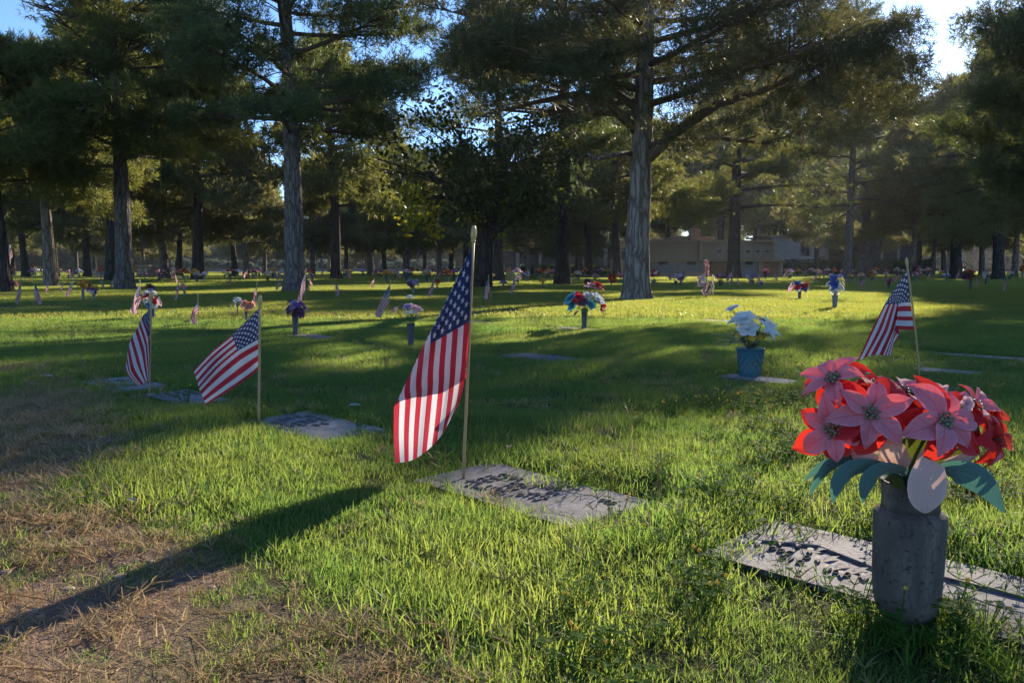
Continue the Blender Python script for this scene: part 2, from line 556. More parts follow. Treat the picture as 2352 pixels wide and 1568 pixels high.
def trunk_mesh(name, P, r0, mat, seed, fine=False, flare=1.35, r1=.06, z0=-.15):
    """tapering trunk with root flare and furrowed outline"""
    P = [Vector(p) for p in P]
    nseg = 56 if fine else 14
    nr = 130 if fine else 30
    H = P[-1].z
    rings = []
    for i in range(nr + 1):
        t = (i / nr) ** (1.25 if fine else 1)
        f = t * (len(P) - 1); k = min(int(f), len(P) - 2); c = P[k].lerp(P[k + 1], f - k)
        z = c.z
        if i == 0: c = c + Vector((0, 0, z0))
        rad = r0 * (1 - t) + r1 * t
        rad *= 1 + (flare - 1) * math.exp(-z / .28)
        rings.append((c, rad, z))
    vs = []
    for c, rad, z in rings:
        for k in range(nseg):
            a = 2 * PI * k / nseg
            q = 1 + .07 * mnoise.noise(Vector((math.cos(a) * 1.2 + seed, math.sin(a) * 1.2, z * .5)))
            if fine:
                fl = abs(mnoise.noise(Vector((math.cos(a) * 5 + seed, math.sin(a) * 5, z * 2.2))))
                q *= .96 + min(fl, .22) * .30
            q *= 1 + .10 * math.exp(-z / .3) * math.sin(a * 5 + seed)
            vs.append((c.x + rad * q * math.cos(a), c.y + rad * q * math.sin(a), c.z))
    fs = [(i * nseg + k, i * nseg + (k + 1) % nseg, (i + 1) * nseg + (k + 1) % nseg, (i + 1) * nseg + k) for i in range(nr) for k in range(nseg)]
    mb = MB(); mb.add(vs, fs)
    return mb.mesh(name, mat)

def interp(P, z):
    for a, b in zip(P[:-1], P[1:]):
        if a[2] <= z <= b[2]: return a + (b - a) * (z - a[2]) / (b[2] - a[2])
    return P[-1]

def pine(px, py, h, rad, crown_z, crown_r, label, lean=(0, 0), seed=1, limbs=26, tufts=30, per=9, L=.17, W=.016,
         mat=None, bark=None, fine=False, name='pine_tree', extra=None, loc=None, cull=True, droop=.0, top_taper=.75, clrad=.5, skip=None, group='pine trees on the lawn', start=.35, ncl=9):
    r = np.random.default_rng(seed)
    mat = mat or M_needle; bark = bark or M_bark2
    b = hit(px, py) if loc is None else np.array([loc[0], loc[1], float(Hgt(loc[0], loc[1]))])
    t = empty(name, b, 0, label, 'tree', group)
    P = trunk_path(h, lean, r)
    obj_from('trunk', trunk_mesh('trunk', P, rad, bark, seed, fine), t)
    cl = []; twm = MB()
    for i in range(limbs):
        f = (i + .5) / limbs
        z = crown_z + (h * .97 - crown_z) * f
        az = i * 2.39996 + r.normal() * .35 + seed
        prof = (1 - f) ** top_taper * (.72 + .28 * math.sin(min(f * 5, 1.57))) * (.75 + .45 * r.random())
        ln = max(.5, crown_r * prof)
        o = interp(P, z)
        dirv = np.array([math.cos(az), math.sin(az), 0])
        if skip is not None and skip(dirv, z, f): continue
        rise = (.10 + .5 * f) * ln
        path = []
        bend = r.normal() * .15
        for k in range(7):
            s = k / 6
            sd = np.array([-dirv[1], dirv[0], 0]) * bend * ln * s * s
            path.append(o + dirv * ln * s + sd + np.array([0, 0, rise * (s ** 1.3) - droop * ln * s * s * (1 - f)]))
        r0 = rad * .30 * (1 - f * .6) * min(1, ln / 3 + .3)
        mb = MB(); mb.tube(path, [r0 * (1 - .85 * k / 6) for k in range(7)], 6)
        mb.obj('branch', M_twig, t)
        c, tw = clusters_on(path, r, start, ncl, clrad, .95)
        cl += c
        for q in tw: twm.tube(q, [.018, .012, .006], 4)
    if extra: cl += extra(P, t, r)
    tag(twm.obj('twigs', M_twig, t), kind='stuff')
    cl.append((P[-1], clrad * .7))
    me = make_crown_mesh('crown', cl, mat, r, tufts, per, L, W, b, cull)
    obj_from('crown', me, t)
    return t

G_N = 'pine trees on the lawn'
# --- the big pale trunk right of centre
def big_extra(P, t, r):
    out = []
    b = hit(1460, 688)
    def limb(pts, r0, r1, cl=True, start=.35, n=12, rad=.5, mat=M_twig, name='branch'):
        path = [at(x, y, b[1] + dy) - b for x, y, dy in pts]
        m = len(path)
        MB().tube(path, [r0 + (r1 - r0) * k / (m - 1) for k in range(m)], 10, rough=.12).obj(name, mat, t)
        if cl:
            c, tw = clusters_on(path, r, start, n, rad, 1.0)
            out.extend(c)
            mb = MB()
            for q in tw: mb.tube(q, [.02, .013, .006], 4)
            tag(mb.obj('twigs', M_twig, t), kind='stuff')
    limb([(1478, 372, 0), (1520, 335, -.2), (1580, 285, -.5), (1650, 240, -.8), (1760, 205, -1.1), (1880, 150, -1.3), (2010, 90, -1.4)], .12, .03, start=.3, n=16)
    limb([(1488, 330, 0), (1570, 322, .4), (1660, 318, .8), (1760, 330, 1.2), (1850, 300, 1.5)], .07, .02, start=.3, n=10)
    limb([(1462, 300, 0), (1400, 240, -.3), (1330, 215, -.6), (1230, 235, -.9), (1130, 260, -1.0)], .10, .02, start=.3, n=12)
    limb([(1465, 250, 0), (1380, 190, .3), (1270, 130, .6), (1150, 110, .8)], .09, .02, start=.2, n=12)
    for k in range(230):
        x = 1560 + 560 * r.random() ** .9; lo = 345 - 110 * max(0, (x - 1850) / 250); lo += 70 * (fbm(x * .012, 3.3, 9, 2) - .5)
        y = lo - r.random() ** 1.2 * (lo - 20)
        out.append((at(x, y, b[1] - 2.8 + 4.6 * r.random()) - b, .22 + .22 * r.random()))
    for k in range(150):
        x = 1040 + 390 * r.random(); lo = 210 + 130 * (x - 1050) / 380 + 60 * (fbm(x * .015, 7.3, 9, 2) - .5); y = lo - r.random() * (lo - 10)
        out.append((at(x, y, b[1] - 2 + 4.4 * r.random()) - b, .22 + .22 * r.random()))
    for k in range(120):
        x = 1474 + r.normal() * 95; y = 320 - 380 * r.random() ** .9
        dep = (1.0 + r.random() * 1.6) * (1 if r.random() < .6 else -1)
        out.append((at(x, y, b[1] + dep) - b, .25 + .25 * r.random()))
    for k in range(90):
        u = r.random(); x = 1540 + u * 500; y = 318 - 235 * u + r.normal() * 26 + 12
        out.append((at(x, y, b[1] - .3 - 1.0 * u - .5 - .7 * r.random()) - b, .2 + .2 * r.random()))
    # broken dead stub
    limb([(1450, 353, 0), (1410, 356, -.3), (1372, 366, -.5), (1348, 352, -.55)], .055, .022, cl=False, mat=M_bark2, name='dead_branch')
    limb([(1368, 364, -.5), (1356, 356, -.52), (1350, 347, -.5)], .02, .008, cl=False, mat=M_bark2, name='dead_branch')
    return out
pine(1460, 688, 10.5, .245, 3.5, 4.6, 'big pine with pale furrowed bark and a broken dead branch stub on its left', (.016, 0), 3, 46, 40, 7, .15, .017,
     bark=M_bark, mat=M_needle_brown, fine=True, extra=big_extra, clrad=.36, start=.25, ncl=22)
pine(680, 670, 12.5, .265, 4.0, 4.6, 'tall pine with straight grey trunk left of the large flag', (-.012, 0), 11, 46, 38, 7, .18, .024,
     mat=M_needle_blue, bark=M_bark2, fine=True, clrad=.40, droop=.12, start=.35, ncl=21)
pine(288, 665, 11.8, .235, 3.4, 3.9, 'tall pine with brown trunk and sunlit yellow-green boughs at left', (-.004, 0), 22, 44, 38, 7, .18, .025,
     bark=M_bark2, fine=True, clrad=.40, droop=.1, start=.3, ncl=21)
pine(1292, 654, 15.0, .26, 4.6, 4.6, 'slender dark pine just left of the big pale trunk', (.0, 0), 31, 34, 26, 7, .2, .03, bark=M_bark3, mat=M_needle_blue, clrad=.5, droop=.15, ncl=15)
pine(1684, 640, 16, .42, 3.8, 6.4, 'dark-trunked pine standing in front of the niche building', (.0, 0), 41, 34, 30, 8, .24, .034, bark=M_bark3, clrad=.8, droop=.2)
pine(118, 658, 7.6, .21, 2.6, 4.2, 'leaning pine with light tan bark near the left edge', (-.03, 0), 51, 32, 34, 7, .19, .03, bark=M_bark, clrad=.45, ncl=16, droop=.15)
pine(12, 672, 6.2, .17, 2.6, 3.0, 'leaning pine trunk cut by the left edge', (-.05, 0), 61, 30, 34, 7, .19, .03, bark=M_bark3, clrad=.45, ncl=16)
pine(1946, 640, 17.0, .27, 3.7, 6.0, 'straight pine between the niche building and the forked pine', (.0, 0), 71, 30, 26, 8, .24, .032, bark=M_bark2, clrad=.75, droop=.25, mat=M_needle_blue)
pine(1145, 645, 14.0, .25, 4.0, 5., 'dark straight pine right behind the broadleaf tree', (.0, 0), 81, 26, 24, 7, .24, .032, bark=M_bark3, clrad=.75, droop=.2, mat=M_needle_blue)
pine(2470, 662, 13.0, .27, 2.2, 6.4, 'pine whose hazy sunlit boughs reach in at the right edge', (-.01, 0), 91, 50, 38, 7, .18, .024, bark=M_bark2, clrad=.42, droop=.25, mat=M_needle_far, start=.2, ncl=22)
# --- forked pine
def fork_extra(P, t, r):
    out = []
    MB().tube([(0, 0, .0), (.25, 0, 1.0), (.95, .1, 2.4), (1.7, .2, 4.2), (2.2, .3, 6.5)], [.42, .34, .26, .2, .1], 12, rough=.2).obj('branch', M_bark2, t)
    MB().tube([(-.5, 0, -.1), (-.25, 0, .7), (0, 0, 1.8)], [.45, .32, .2], 12, rough=.2).obj('root_flare', M_bark2, t)
    for k in range(40):
        a = r.random() * 2 * PI; q = r.random() ** .5 * 4
        out.append((np.array([1.2 + math.cos(a) * q, math.sin(a) * q, 4.2 + r.random() * 5]), .9))
    return out
pine(1985, 637, 14.0, .33, 4.4, 5.5, 'old forked pine with split spreading base near the hedge', (-.01, 0), 101, 26, 22, 8, .25, .035, extra=fork_extra, clrad=.8, droop=.2, mat=M_needle_blue)

# --- trees added outside the frame on the right to shade the lawn
off = 'dense pine added outside the photo to the right'
pine(0, 0, 9.5, .24, 2.0, 4.2, 'nearest dense pine added just outside the right edge to shade the lawn', seed=111, limbs=40, tufts=36, per=8, L=.2, W=.028, loc=(12.4, 12.8), clrad=.75, name='pine_tree', group='pines added outside the frame for shade', start=.15)
pine(0, 0, 10.0, .24, 2.2, 4.4, 'tall shade pine added outside the right edge, behind the nearest one', seed=112, limbs=40, tufts=34, per=7, L=.26, W=.04, loc=(16.2, 19.5), clrad=.75, name='pine_tree', group='pines added outside the frame for shade', start=.15)
pine(0, 0, 9.5, .24, 2.0, 4.4, 'shade pine added farthest out to the right, beyond the frame', seed=113, limbs=40, tufts=34, per=7, L=.26, W=.04, loc=(19.5, 14), clrad=.75, name='pine_tree', group='pines added outside the frame for shade', start=.15)
pine(0, 0, 9.5, .24, 1.8, 3.3, 'smaller bushy pine added just beyond the right edge for shade', seed=114, limbs=40, tufts=40, per=8, L=.17, W=.02, loc=(11.6, 16.5), clrad=.42, name='pine_tree', group='pines added outside the frame for shade', start=.12, ncl=20, mat=M_needle_blue)

# --- broadleaf tree, dark with sun-tinted yellow-green leaves
def broadleaf():
    r = np.random.default_rng(5)
    b = hit(1104, 660)
    t = empty('broadleaf_tree', b, 0, 'dark forked broadleaf tree with backlit yellow-green leaves behind the large flag', 'tree')
    Y = b[1]
    def L_(pts): return [at(x, y, Y + dy) - b for x, y, dy in pts]
    MB().tube([(0, 0, -.15)] + L_([(1106, 640, 0), (1108, 600, 0), (1112, 560, 0), (1122, 530, 0)]), [.42, .33, .29, .27, .26], 20, rough=.15).obj('trunk', M_bark3, t)
    limbs = [[(1118, 545, 0), (1096, 500, 0), (1060, 465, -.3), (1020, 452, -.6), (970, 455, -.8)],
             [(1118, 545, 0), (1108, 480, 0), (1088, 420, .2), (1080, 360, .4), (1050, 300, .5)],
             [(1120, 545, 0), (1150, 520, 0), (1190, 495, -.3), (1240, 470, -.6)],
             [(1122, 540, 0), (1140, 470, .4), (1160, 400, .8), (1180, 330, 1)],
             [(1100, 500, 0), (1050, 440, .6), (980, 400, 1.2), (920, 400, 1.5)]]
    cl = []; tw = MB()
    for p in limbs:
        path = L_(p); m = len(path)
        MB().tube(path, [.19 - .15 * k / (m - 1) for k in range(m)], 10, rough=.15).obj('branch', M_bark3, t)
        c, q = clusters_on(path, r, .3, 12, .75, 2.0); cl += c
        for s in q: tw.tube(s, [.04, .03, .01], 4)
    tag(tw.obj('twigs', M_bark3, t), kind='stuff')
    for k in range(75):
        x = 900 + r.random() * 320; y = 330 + r.random() * 130 + (30 if x > 1050 else 60 * r.random())
        cl.append((at(x, y, Y + r.normal() * 1.6) - b, .65))
    for k in range(70):
        x = 870 + r.random() * 430; y = 270 + 230 * r.random() ** 1.3
        cl.append((at(x, y, Y + .5 + r.normal() * 1.8) - b, .3 + .4 * r.random()))
    def leaves(cl, mat, name):
        C = []
        for c, rad in cl:
            n = int(90 * (rad / .7) ** 2)
            C.append(c + unit(r.normal(size=(n, 3))) * rad * r.random((n, 1)) ** .5)
        C = np.concatenate(C)
        if mat is M_leaf: C = C[keep_mask(C + b, r)]
        n = len(C)
        d = unit(r.normal(size=(n, 3)) + np.array([0, 0, -.5])); s = unit(np.cross(d, r.normal(size=(n, 3))))
        l = .12 + .07 * r.random((n, 1))
        V = np.stack([C, C + d * l * .5 + s * l * .32, C + d * l, C + d * l * .5 - s * l * .32], 1).reshape(-1, 3)
        obj_from(name, tri_mesh(name, V, mat, 4), t)
    leaves(cl, M_leaf, 'crown')
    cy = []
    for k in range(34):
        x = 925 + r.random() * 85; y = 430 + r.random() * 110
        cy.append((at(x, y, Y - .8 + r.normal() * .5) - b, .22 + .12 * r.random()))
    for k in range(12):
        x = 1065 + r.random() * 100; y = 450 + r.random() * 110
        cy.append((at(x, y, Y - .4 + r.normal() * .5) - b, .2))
    leaves(cy, M_leaf_sun, 'sun_tinted_foliage')  # clusters coloured as if the sun shone through them
broadleaf()

# --- far trees: a few shapes copied about
def far_proto(seed, h, rad, cz, cr, mat, bark, tufts=13, limbs=22, W=.07):
    r = np.random.default_rng(seed)
    P = trunk_path(h, (r.normal() * .02, 0), r, .25)
    tm = trunk_mesh('trunk', P, rad, bark, seed)
    cl = []
    mb = MB()
    for i in range(limbs):
        f = (i + .5) / limbs; z = cz + (h - cz) * f; az = i * 2.4 + seed
        ln = cr * (1 - f) ** .7 * (.6 + .6 * r.random())
        o = interp(P, z); dv = np.array([math.cos(az), math.sin(az), 0])
        path = [o + dv * ln * s + np.array([0, 0, (.1 + .4 * f) * ln * s - .15 * ln * s * s * (1 - f)]) for s in (0, .33, .66, 1)]
        mb.tube(path, [.09, .07, .04, .02], 5)
        c, tw = clusters_on(path, r, .2, 6, .85, 1.2); cl += c
    bm = mb.mesh('branches', M_twig)
    cm = make_crown_mesh('crown', cl, mat, r, tufts, 7, .34, W, cull=False)
    return tm, bm, cm
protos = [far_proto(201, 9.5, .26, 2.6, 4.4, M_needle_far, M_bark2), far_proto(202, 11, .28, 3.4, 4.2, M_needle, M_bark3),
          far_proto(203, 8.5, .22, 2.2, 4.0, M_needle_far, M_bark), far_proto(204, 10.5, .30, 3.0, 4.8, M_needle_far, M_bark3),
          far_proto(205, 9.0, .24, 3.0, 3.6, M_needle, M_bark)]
ZONES = [(-200, 95, 'at the left edge'), (95, 300, 'behind the sunlit-boughed pine at left'), (300, 480, 'right of the sunlit-boughed pine'),
         (480, 660, 'just left of the tall grey trunk'), (660, 860, 'just right of the tall grey trunk'), (860, 1090, 'left of the large flag pole top'),
         (1090, 1290, 'between the large flag and the slender dark pine'), (1290, 1430, 'behind the slender dark pine'), (1430, 1800, 'around the niche building'),
         (1800, 2000, 'in front of the stone chapel'), (2000, 2180, 'right of the forked pine'), (2180, 2600, 'under the boughs at the right edge')]
def zone(px):
    for a, b, s in ZONES:
        if a <= px < b: return s
    return 'outside the photo'
far_list = [(380, 640, 0, 1.0), (412, 634, 3, .9), (455, 643, 3, 1.0), (540, 634, 1, .9), (566, 640, 2, .8), (608, 632, 4, .9), (772, 641, 1, 1.05), (718, 634, 0, .9), (795, 632, 2, .9),
            (848, 633, 4, .85), (884, 631, 0, .9), (935, 637, 0, .95), (975, 631, 2, .9), (1010, 634, 4, .9), (1036, 630, 3, 1.0), (1070, 632, 1, 1.), (1212, 637, 2, .8), (1232, 634, 4, .9),
            (1352, 636, 3, 1.0), (1330, 632, 2, .8), (1418, 638, 1, 1.0), (255, 645, 1, 1.0), (200, 636, 3, .9), (175, 632, 0, .9), (60, 636, 1, 1.0), (30, 632, 3, .9), (330, 632, 2, .9),
            (2095, 638, 4, .9), (2195, 640, 3, 1.1), (2255, 634, 0, 1.0), (2293, 642, 1, 1.1), (2330, 636, 2, 1.), (2140, 632, 0, .9), (1875, 632, 3, .8), (2400, 636, 3, 1.1), (-60, 640, 1, 1.1), (-150, 648, 3, 1.1)]
rr = np.random.default_rng(77)
far_items = []
BACK = [(1470, 92, 1, 1.5), (1530, 84, 1, 1.35), (1600, 100, 1, 1.7), (1655, 88, 1, 1.5), (1730, 96, 1, 1.6), (1800, 118, 1, 1.7), (1860, 122, 1, 1.9), (1920, 120, 1, 1.8), (1980, 125, 1, 1.9), (1400, 100, 1, 1.5), (1330, 80, 1, 1.3), (2050, 110, 1, 1.7), (2110, 70, 1, 1.2)]
for k in range(34):
    far_list.append((-300 + 3000 * (k + rr.random()) / 34, 624.5 + rr.random() * 4.5, int(rr.integers(5)), .85 + .4 * rr.random()))
for i, (px, py, k, s) in enumerate(far_list + BACK):
    back = py < 200
    b = hit(px, 640) if back else hit(px, py)
    if back: b = at(px, HOR, float(py)); b[2] = 0
    if not back and 1440 < px < 1870 and b[1] > 60: b = at(px, HOR, 135 + rr.random() * 40); b[2] = 0
    if b[1] > 175: b = at(px, HOR, 175.); b[2] = 0
    col = ['olive crowned pine', 'dark pine', 'small pale pine', 'bushy dark pine', 'narrow pale pine'][k]
    t = empty('pine_tree', b, float(rr.random() * 6.28), f'distant {col} {zone(px)}', 'tree', 'distant pines')
    for nm, me in zip(('trunk', 'branches', 'crown'), protos[k]): obj_from(nm, me, t)
    t.scale = (s, s, s * (.95 + .2 * rr.random()))
    far_items.append((px, t))

def spread_labels(items):
    by = {}
    for px, o in items: by.setdefault(o['label'], []).append((px, o))
    for lab, L in by.items():
        if len(L) < 2: continue
        L.sort(key=lambda q: q[0])
        w = {2: ['left one', 'right one'], 3: ['left one', 'middle one', 'right one']}.get(len(L), ['first', 'second', 'third', 'fourth', 'fifth', 'sixth', 'seventh', 'eighth', 'ninth', 'tenth'])
        for n, (px, o) in enumerate(L):
            if n < len(w): o['label'] = lab + ', ' + w[n] + (' from left' if len(L) > 3 else '')
spread_labels(far_items)

# --- far tree line closing the horizon
def wood():
    r = np.random.default_rng(9)
    C = []
    for k in range(2200):
        x = -170 + 340 * r.random(); y = 185 + 25 * r.random()
        hgt = 4 + 9 * fbm(x * .06, 0, 91, 2)
        C.append((np.array([x, y, r.random() ** .8 * hgt]), 1.9))
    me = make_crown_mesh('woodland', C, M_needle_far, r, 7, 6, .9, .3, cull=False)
    o = obj_from('far_woodland', me); tag(o, 'dark line of far trees closing the view behind the lawn', 'woodland', kind='stuff')
wood()

# ------------------------------------------------------------ flags
def flag_material():
    m = NT('flag_cloth')
    uv = m.n('ShaderNodeTexCoord').outputs['UV']
    sp = m.n('ShaderNodeSeparateXYZ'); m.t.links.new(uv, sp.inputs[0])
    u, v = sp.outputs[0], sp.outputs[1]
    st = m.math('FLOOR', m.math('MULTIPLY', m.math('SUBTRACT', 1.0, v), 13.0))
    white = m.math('MODULO', st, 2.0)
    cu, cv = .40, 7 / 13
    incan = m.math('MULTIPLY', m.math('LESS_THAN', u, cu), m.math('GREATER_THAN', v, 1 - cv))
    gx = m.math('MULTIPLY', u, 12 / cu)                       # 0..12, stars at 1..11
    gy = m.math('MULTIPLY', m.math('SUBTRACT', v, 1 - cv), 10 / cv)
    ix = m.math('ROUND', gx); iy = m.math('ROUND', gy)
    even = m.math('LESS_THAN', m.math('MODULO', m.math('ADD', ix, iy), 2.0), .5)
    # nearest star on the checkerboard: test the rounded node, else its neighbour
    dx = m.math('SUBTRACT', gx, ix); dy = m.math('SUBTRACT', gy, iy)
    adx = m.math('ABSOLUTE', dx); ady = m.math('ABSOLUTE', dy)
    odd = m.math('SUBTRACT', 1.0, even)
    movex = m.math('MULTIPLY', odd, m.math('GREATER_THAN', adx, ady))
    movey = m.math('MULTIPLY', odd, m.math('SUBTRACT', 1.0, m.math('GREATER_THAN', adx, ady)))
    ix2 = m.math('ADD', ix, m.math('MULTIPLY', movex, m.math('SIGN', dx)))
    iy2 = m.math('ADD', iy, m.math('MULTIPLY', movey, m.math('SIGN', dy)))
    # cell in real proportions (fly 1.5, hoist 1)
    ddx = m.math('MULTIPLY', m.math('SUBTRACT', gx, ix2), cu / 12 * 1.5)
    ddy = m.math('MULTIPLY', m.math('SUBTRACT', gy, iy2), cv / 10)
    ok = m.math('MULTIPLY', m.math('MULTIPLY', m.math('GREATER_THAN', ix2, .5), m.math('LESS_THAN', ix2, 11.5)),
                m.math('MULTIPLY', m.math('GREATER_THAN', iy2, .5), m.math('LESS_THAN', iy2, 9.5)))
    ang = m.math('ARCTAN2', ddx, ddy)
    rad = m.math('SQRT', m.math('ADD', m.math('MULTIPLY', ddx, ddx), m.math('MULTIPLY', ddy, ddy)))
    am = m.math('SUBTRACT', m.math('FLOORED_MODULO', m.math('ADD', ang, PI / 5), 2 * PI / 5), PI / 5)
    a = m.math('ABSOLUTE', am)
    sx = m.math('MULTIPLY', rad, m.math('COSINE', a)); sy = m.math('MULTIPLY', rad, m.math('SINE', a))
    star = m.math('LESS_THAN', m.math('ADD', sx, m.math('MULTIPLY', sy, 3.078)), .0305)
    star = m.math('MULTIPLY', star, ok)
    WH = (.66, .65, .68); RD = (.46, .012, .03); BL = (.014, .028, .10)
    c = m.mix(white, RD, WH)
    can = m.mix(star, BL, WH)
    c = m.mix(incan, c, can)
    wv = m.noise(9, 4, m.coord('Object'))
    c = m.mix(m.math('MULTIPLY', wv, .16), c, (.3, .3, .33))
    wx = m.n('ShaderNodeTexWave', bands_direction='X'); wx.inputs['Scale'].default_value = 260; m.t.links.new(uv, wx.inputs['Vector'])
    wy = m.n('ShaderNodeTexWave', bands_direction='Y'); wy.inputs['Scale'].default_value = 180; m.t.links.new(uv, wy.inputs['Vector'])
    b = m.bump(m.math('ADD', m.math('MULTIPLY', m.math('ADD', wx.outputs['Fac'], wy.outputs['Fac']), .01), m.noise(13, 3, m.coord('Object'), dist=1.2)), .55, .03)
    return m.done(m.leaf(c, c, .42, .8, .1, b, .0))
M_flag = flag_material()
M_dowel = simple('gold_painted_dowel', (.42, .27, .12), .55, .4, var=.12, scale=60)
M_finial = simple('gold_plastic_finial', (.42, .30, .10), .4, .5, var=.12, scale=60)
M_steel = simple('grey_painted_pole', (.45, .45, .44), .5, .4)

def flag_cloth_obj(grid, parent, base, name='cloth', noise_amp=.004, seed=0, res=(14, 10)):
    """grid(u,v)->3D numpy point; u along the fly, v up the hoist"""
    nu, nv = res
    vs = []; uvs = []
    for i in range(nu + 1):
        for j in range(nv + 1):
            u, v = i / nu, j / nv
            p = grid(u, v) - base
            w = min(1, u * 4)
            p = p + np.array([0, w * noise_amp * mnoise.noise(Vector((u * 4 + seed, v * 3, 1.3))) * 2, 0])
            vs.append(p); uvs.append((u * .9998 + .0001, v * .9998 + .0001))
    W = nv + 1
    fs = [(i * W + j, (i + 1) * W + j, (i + 1) * W + j + 1, i * W + j + 1) for i in range(nu) for j in range(nv)]
    mb = MB(); mb.add(vs, fs, 0, uvs)
    return mb.obj(name, M_flag, parent)

FINIAL = [(.0042, 0), (.0075, .001), (.0078, .004), (.0055, .006), (.0062, .008), (.0088, .016), (.0090, .022), (.0070, .038), (.0045, .046), (.001, .048)]
def flag_pole(base, top, parent, r=.0047, bend=0):
    d = Vector(top - base)
    pts = []
    for k in range(9):
        t = k / 8
        pts.append(Vector((0, 0, -.08)) * (1 - t) * (1 if k == 0 else 0) + d * t + Vector((bend * math.sin(PI * t), 0, 0)))
    MB().tube(pts, r, 10).obj('pole', M_dowel, parent)
    q = d.normalized().to_track_quat('Z', 'Y')
    mb = MB(); mb.lathe(FINIAL, 14)
    o = mb.obj('finial', M_finial, parent); o.location = d; o.rotation_euler = q.to_euler()
    s = r / .0047
    o.scale = (s, s, s)

def pl(pts, t):
    """point on a polyline parameterised 0..1 at given knots: pts = [(t,x,y,dy)...] smooth"""
    pts = np.array(pts, float)
    T = pts[:, 0]
    t = min(max(t, T[0]), T[-1])
    i = int(min(max(np.searchsorted(T, t) - 1, 0), len(T) - 2))
    f = (t - T[i]) / (T[i + 1] - T[i])
    p0 = pts[max(i - 1, 0), 1:]; p1 = pts[i, 1:]; p2 = pts[i + 1, 1:]; p3 = pts[min(i + 2, len(T) - 1), 1:]
    m1 = (p2 - p0) * .5; m2 = (p3 - p1) * .5
    f2, f3 = f * f, f * f * f
    return p1 * (2 * f3 - 3 * f2 + 1) + m1 * (f3 - 2 * f2 + f) + p2 * (-2 * f3 + 3 * f2) + m2 * (f3 - f2)

def main_flag():
    base = hit(1063, 1108); Y = base[1]
    t = empty('small_flag', base, 0, 'large foreground American flag hanging from a wooden stick beside a flat marker', 'flag', 'flags on sticks in the lawn')
    top = at(1087, 556, Y)
    flag_pole(base, top, t)
    S = .30 / 310.0      # metres per pixel there is ~Y/F
    uF = .60
    A = (1082, 562)
    def grid(u, v):
        T = pl([(0, 1083, 562, -.004), (.2, 1082, 650, -.012), (.4, 1078, 738, -.012), (.6, 1072, 835, -.02), (.8, 1058, 915, -.004), (1, 1042, 945, .035)], u)
        if u <= uF:
            s = u / uF
            Pf = pl([(0, 1083, 562, 0), (.33, 1026, 684, -.010), (.66, 968, 800, -.012), (1, 905, 932, -.004)], s)
            B = pl([(0, 1071, 868, .004), (.33, 1020, 884, .030), (.66, 962, 893, .030), (1, 905, 932, -.004)], s)
            Hs = pl([(0, 1083, 562, 0), (1, 1071, 868, .0)], 1 - v)
            vf = 1 - s
            if u < 1e-6: return at(Hs[0], Hs[1], Y)
            if v >= vf:
                f = (1 - v) / max(1 - vf, 1e-6)       # 0 top edge .. 1 fold
                f2 = f
                x, y, d = T * (1 - f2) + Pf * f2
                d += -.018 * math.sin(PI * f) * min(1, s * 2)
            else:
                f = (vf - v) / max(vf, 1e-6)          # 0 fold .. 1 bottom edge
                x, y, d = Pf * (1 - f) + B * f
                d += .022 * math.sin(PI * f)
        else:
            s = (u - uF) / (1 - uF)
            B = pl([(0, 905, 932, -.004), (.5, 904, 1000, -.012), (1, 909, 1062, -.018)], s)
            f = 1 - v
            x, y, d = T * (1 - f) + B * f
            M = pl([(0, 0, 0, 0), (1, -2, 16, 0)], s)
            # lower edge hangs in a shallow curve, corner near the pole wraps behind
            y += 40 * math.sin(PI * min(1, f * 1.0)) * s * .9 * (f < 1)
            d += -.02 * math.sin(PI * f) + .014 * math.sin(f * 9 + 1) * s
            x += 6 * math.sin(f * 7) * s * (1 - f)
        d += (.008 * math.sin(f * 12 + u * 2.5) + .004 * math.sin(f * 23 - u * 4)) * min(1, u * 3)
        return at(x, y, Y + d)
    flag_cloth_obj(grid, t, base, seed=1, res=(46, 36))
main_flag()

def lattice(U, V, G):
    """G[i][j] = (x, y, depth) at U[i], V[j]"""
    G = np.array(G, float)
    def cm(a, T, t):
        i = int(min(max(np.searchsorted(T, t, side='right') - 1, 0), len(T) - 2))
        f = (t - T[i]) / (T[i + 1] - T[i])
        p0 = a[max(i - 1, 0)]; p1 = a[i]; p2 = a[i + 1]; p3 = a[min(i + 2, len(T) - 1)]
        m1 = (p2 - p0) * .35; m2 = (p3 - p1) * .35
        f2, f3 = f * f, f * f * f
        return p1 * (2 * f3 - 3 * f2 + 1) + m1 * (f3 - 2 * f2 + f) + p2 * (-2 * f3 + 3 * f2) + m2 * (f3 - f2)
    def ev(u, v):
        rows = np.array([cm(G[i], V, v) for i in range(len(U))])
        return cm(rows, U, u)
    return ev

def lat_flag(bx, by, tx, ty, U, V, G, label, wob=.004, bend=0, ripple=0.0, r=.0047, res=(34, 26)):
    base = hit(bx, by); Y = base[1]
    t = empty('small_flag', base, 0, label, 'flag', 'flags on sticks in the lawn')
    flag_pole(base, at(tx, ty, Y), t, r=r, bend=bend)
    ev = lattice(U, V, G)
    def grid(u, v):
        x, y, d = ev(u, v)
        return at(x, y, Y + d + ripple * math.sin(v * 10 + u * 5) * u)
    flag_cloth_obj(grid, t, base, noise_amp=wob, seed=bx, res=res)
    return t

# flag 2, blowing down to the left
lat_flag(594, 982, 597, 706, [0, .4, .7, 1], [0, .46, 1],
  [[(597, 842, 0), (597, 777, 0), (595, 707, 0)],
   [(578, 862, .03), (547, 806, -.02), (533, 769, .01)],
   [(528, 896, -.01), (500, 845, .03), (488, 806, -.02)],
   [(473, 930, .02), (458, 892, -.03), (446, 849, .02)]],
  'flag stretched down and left on a stick beside the bluish shaded marker', ripple=.012)
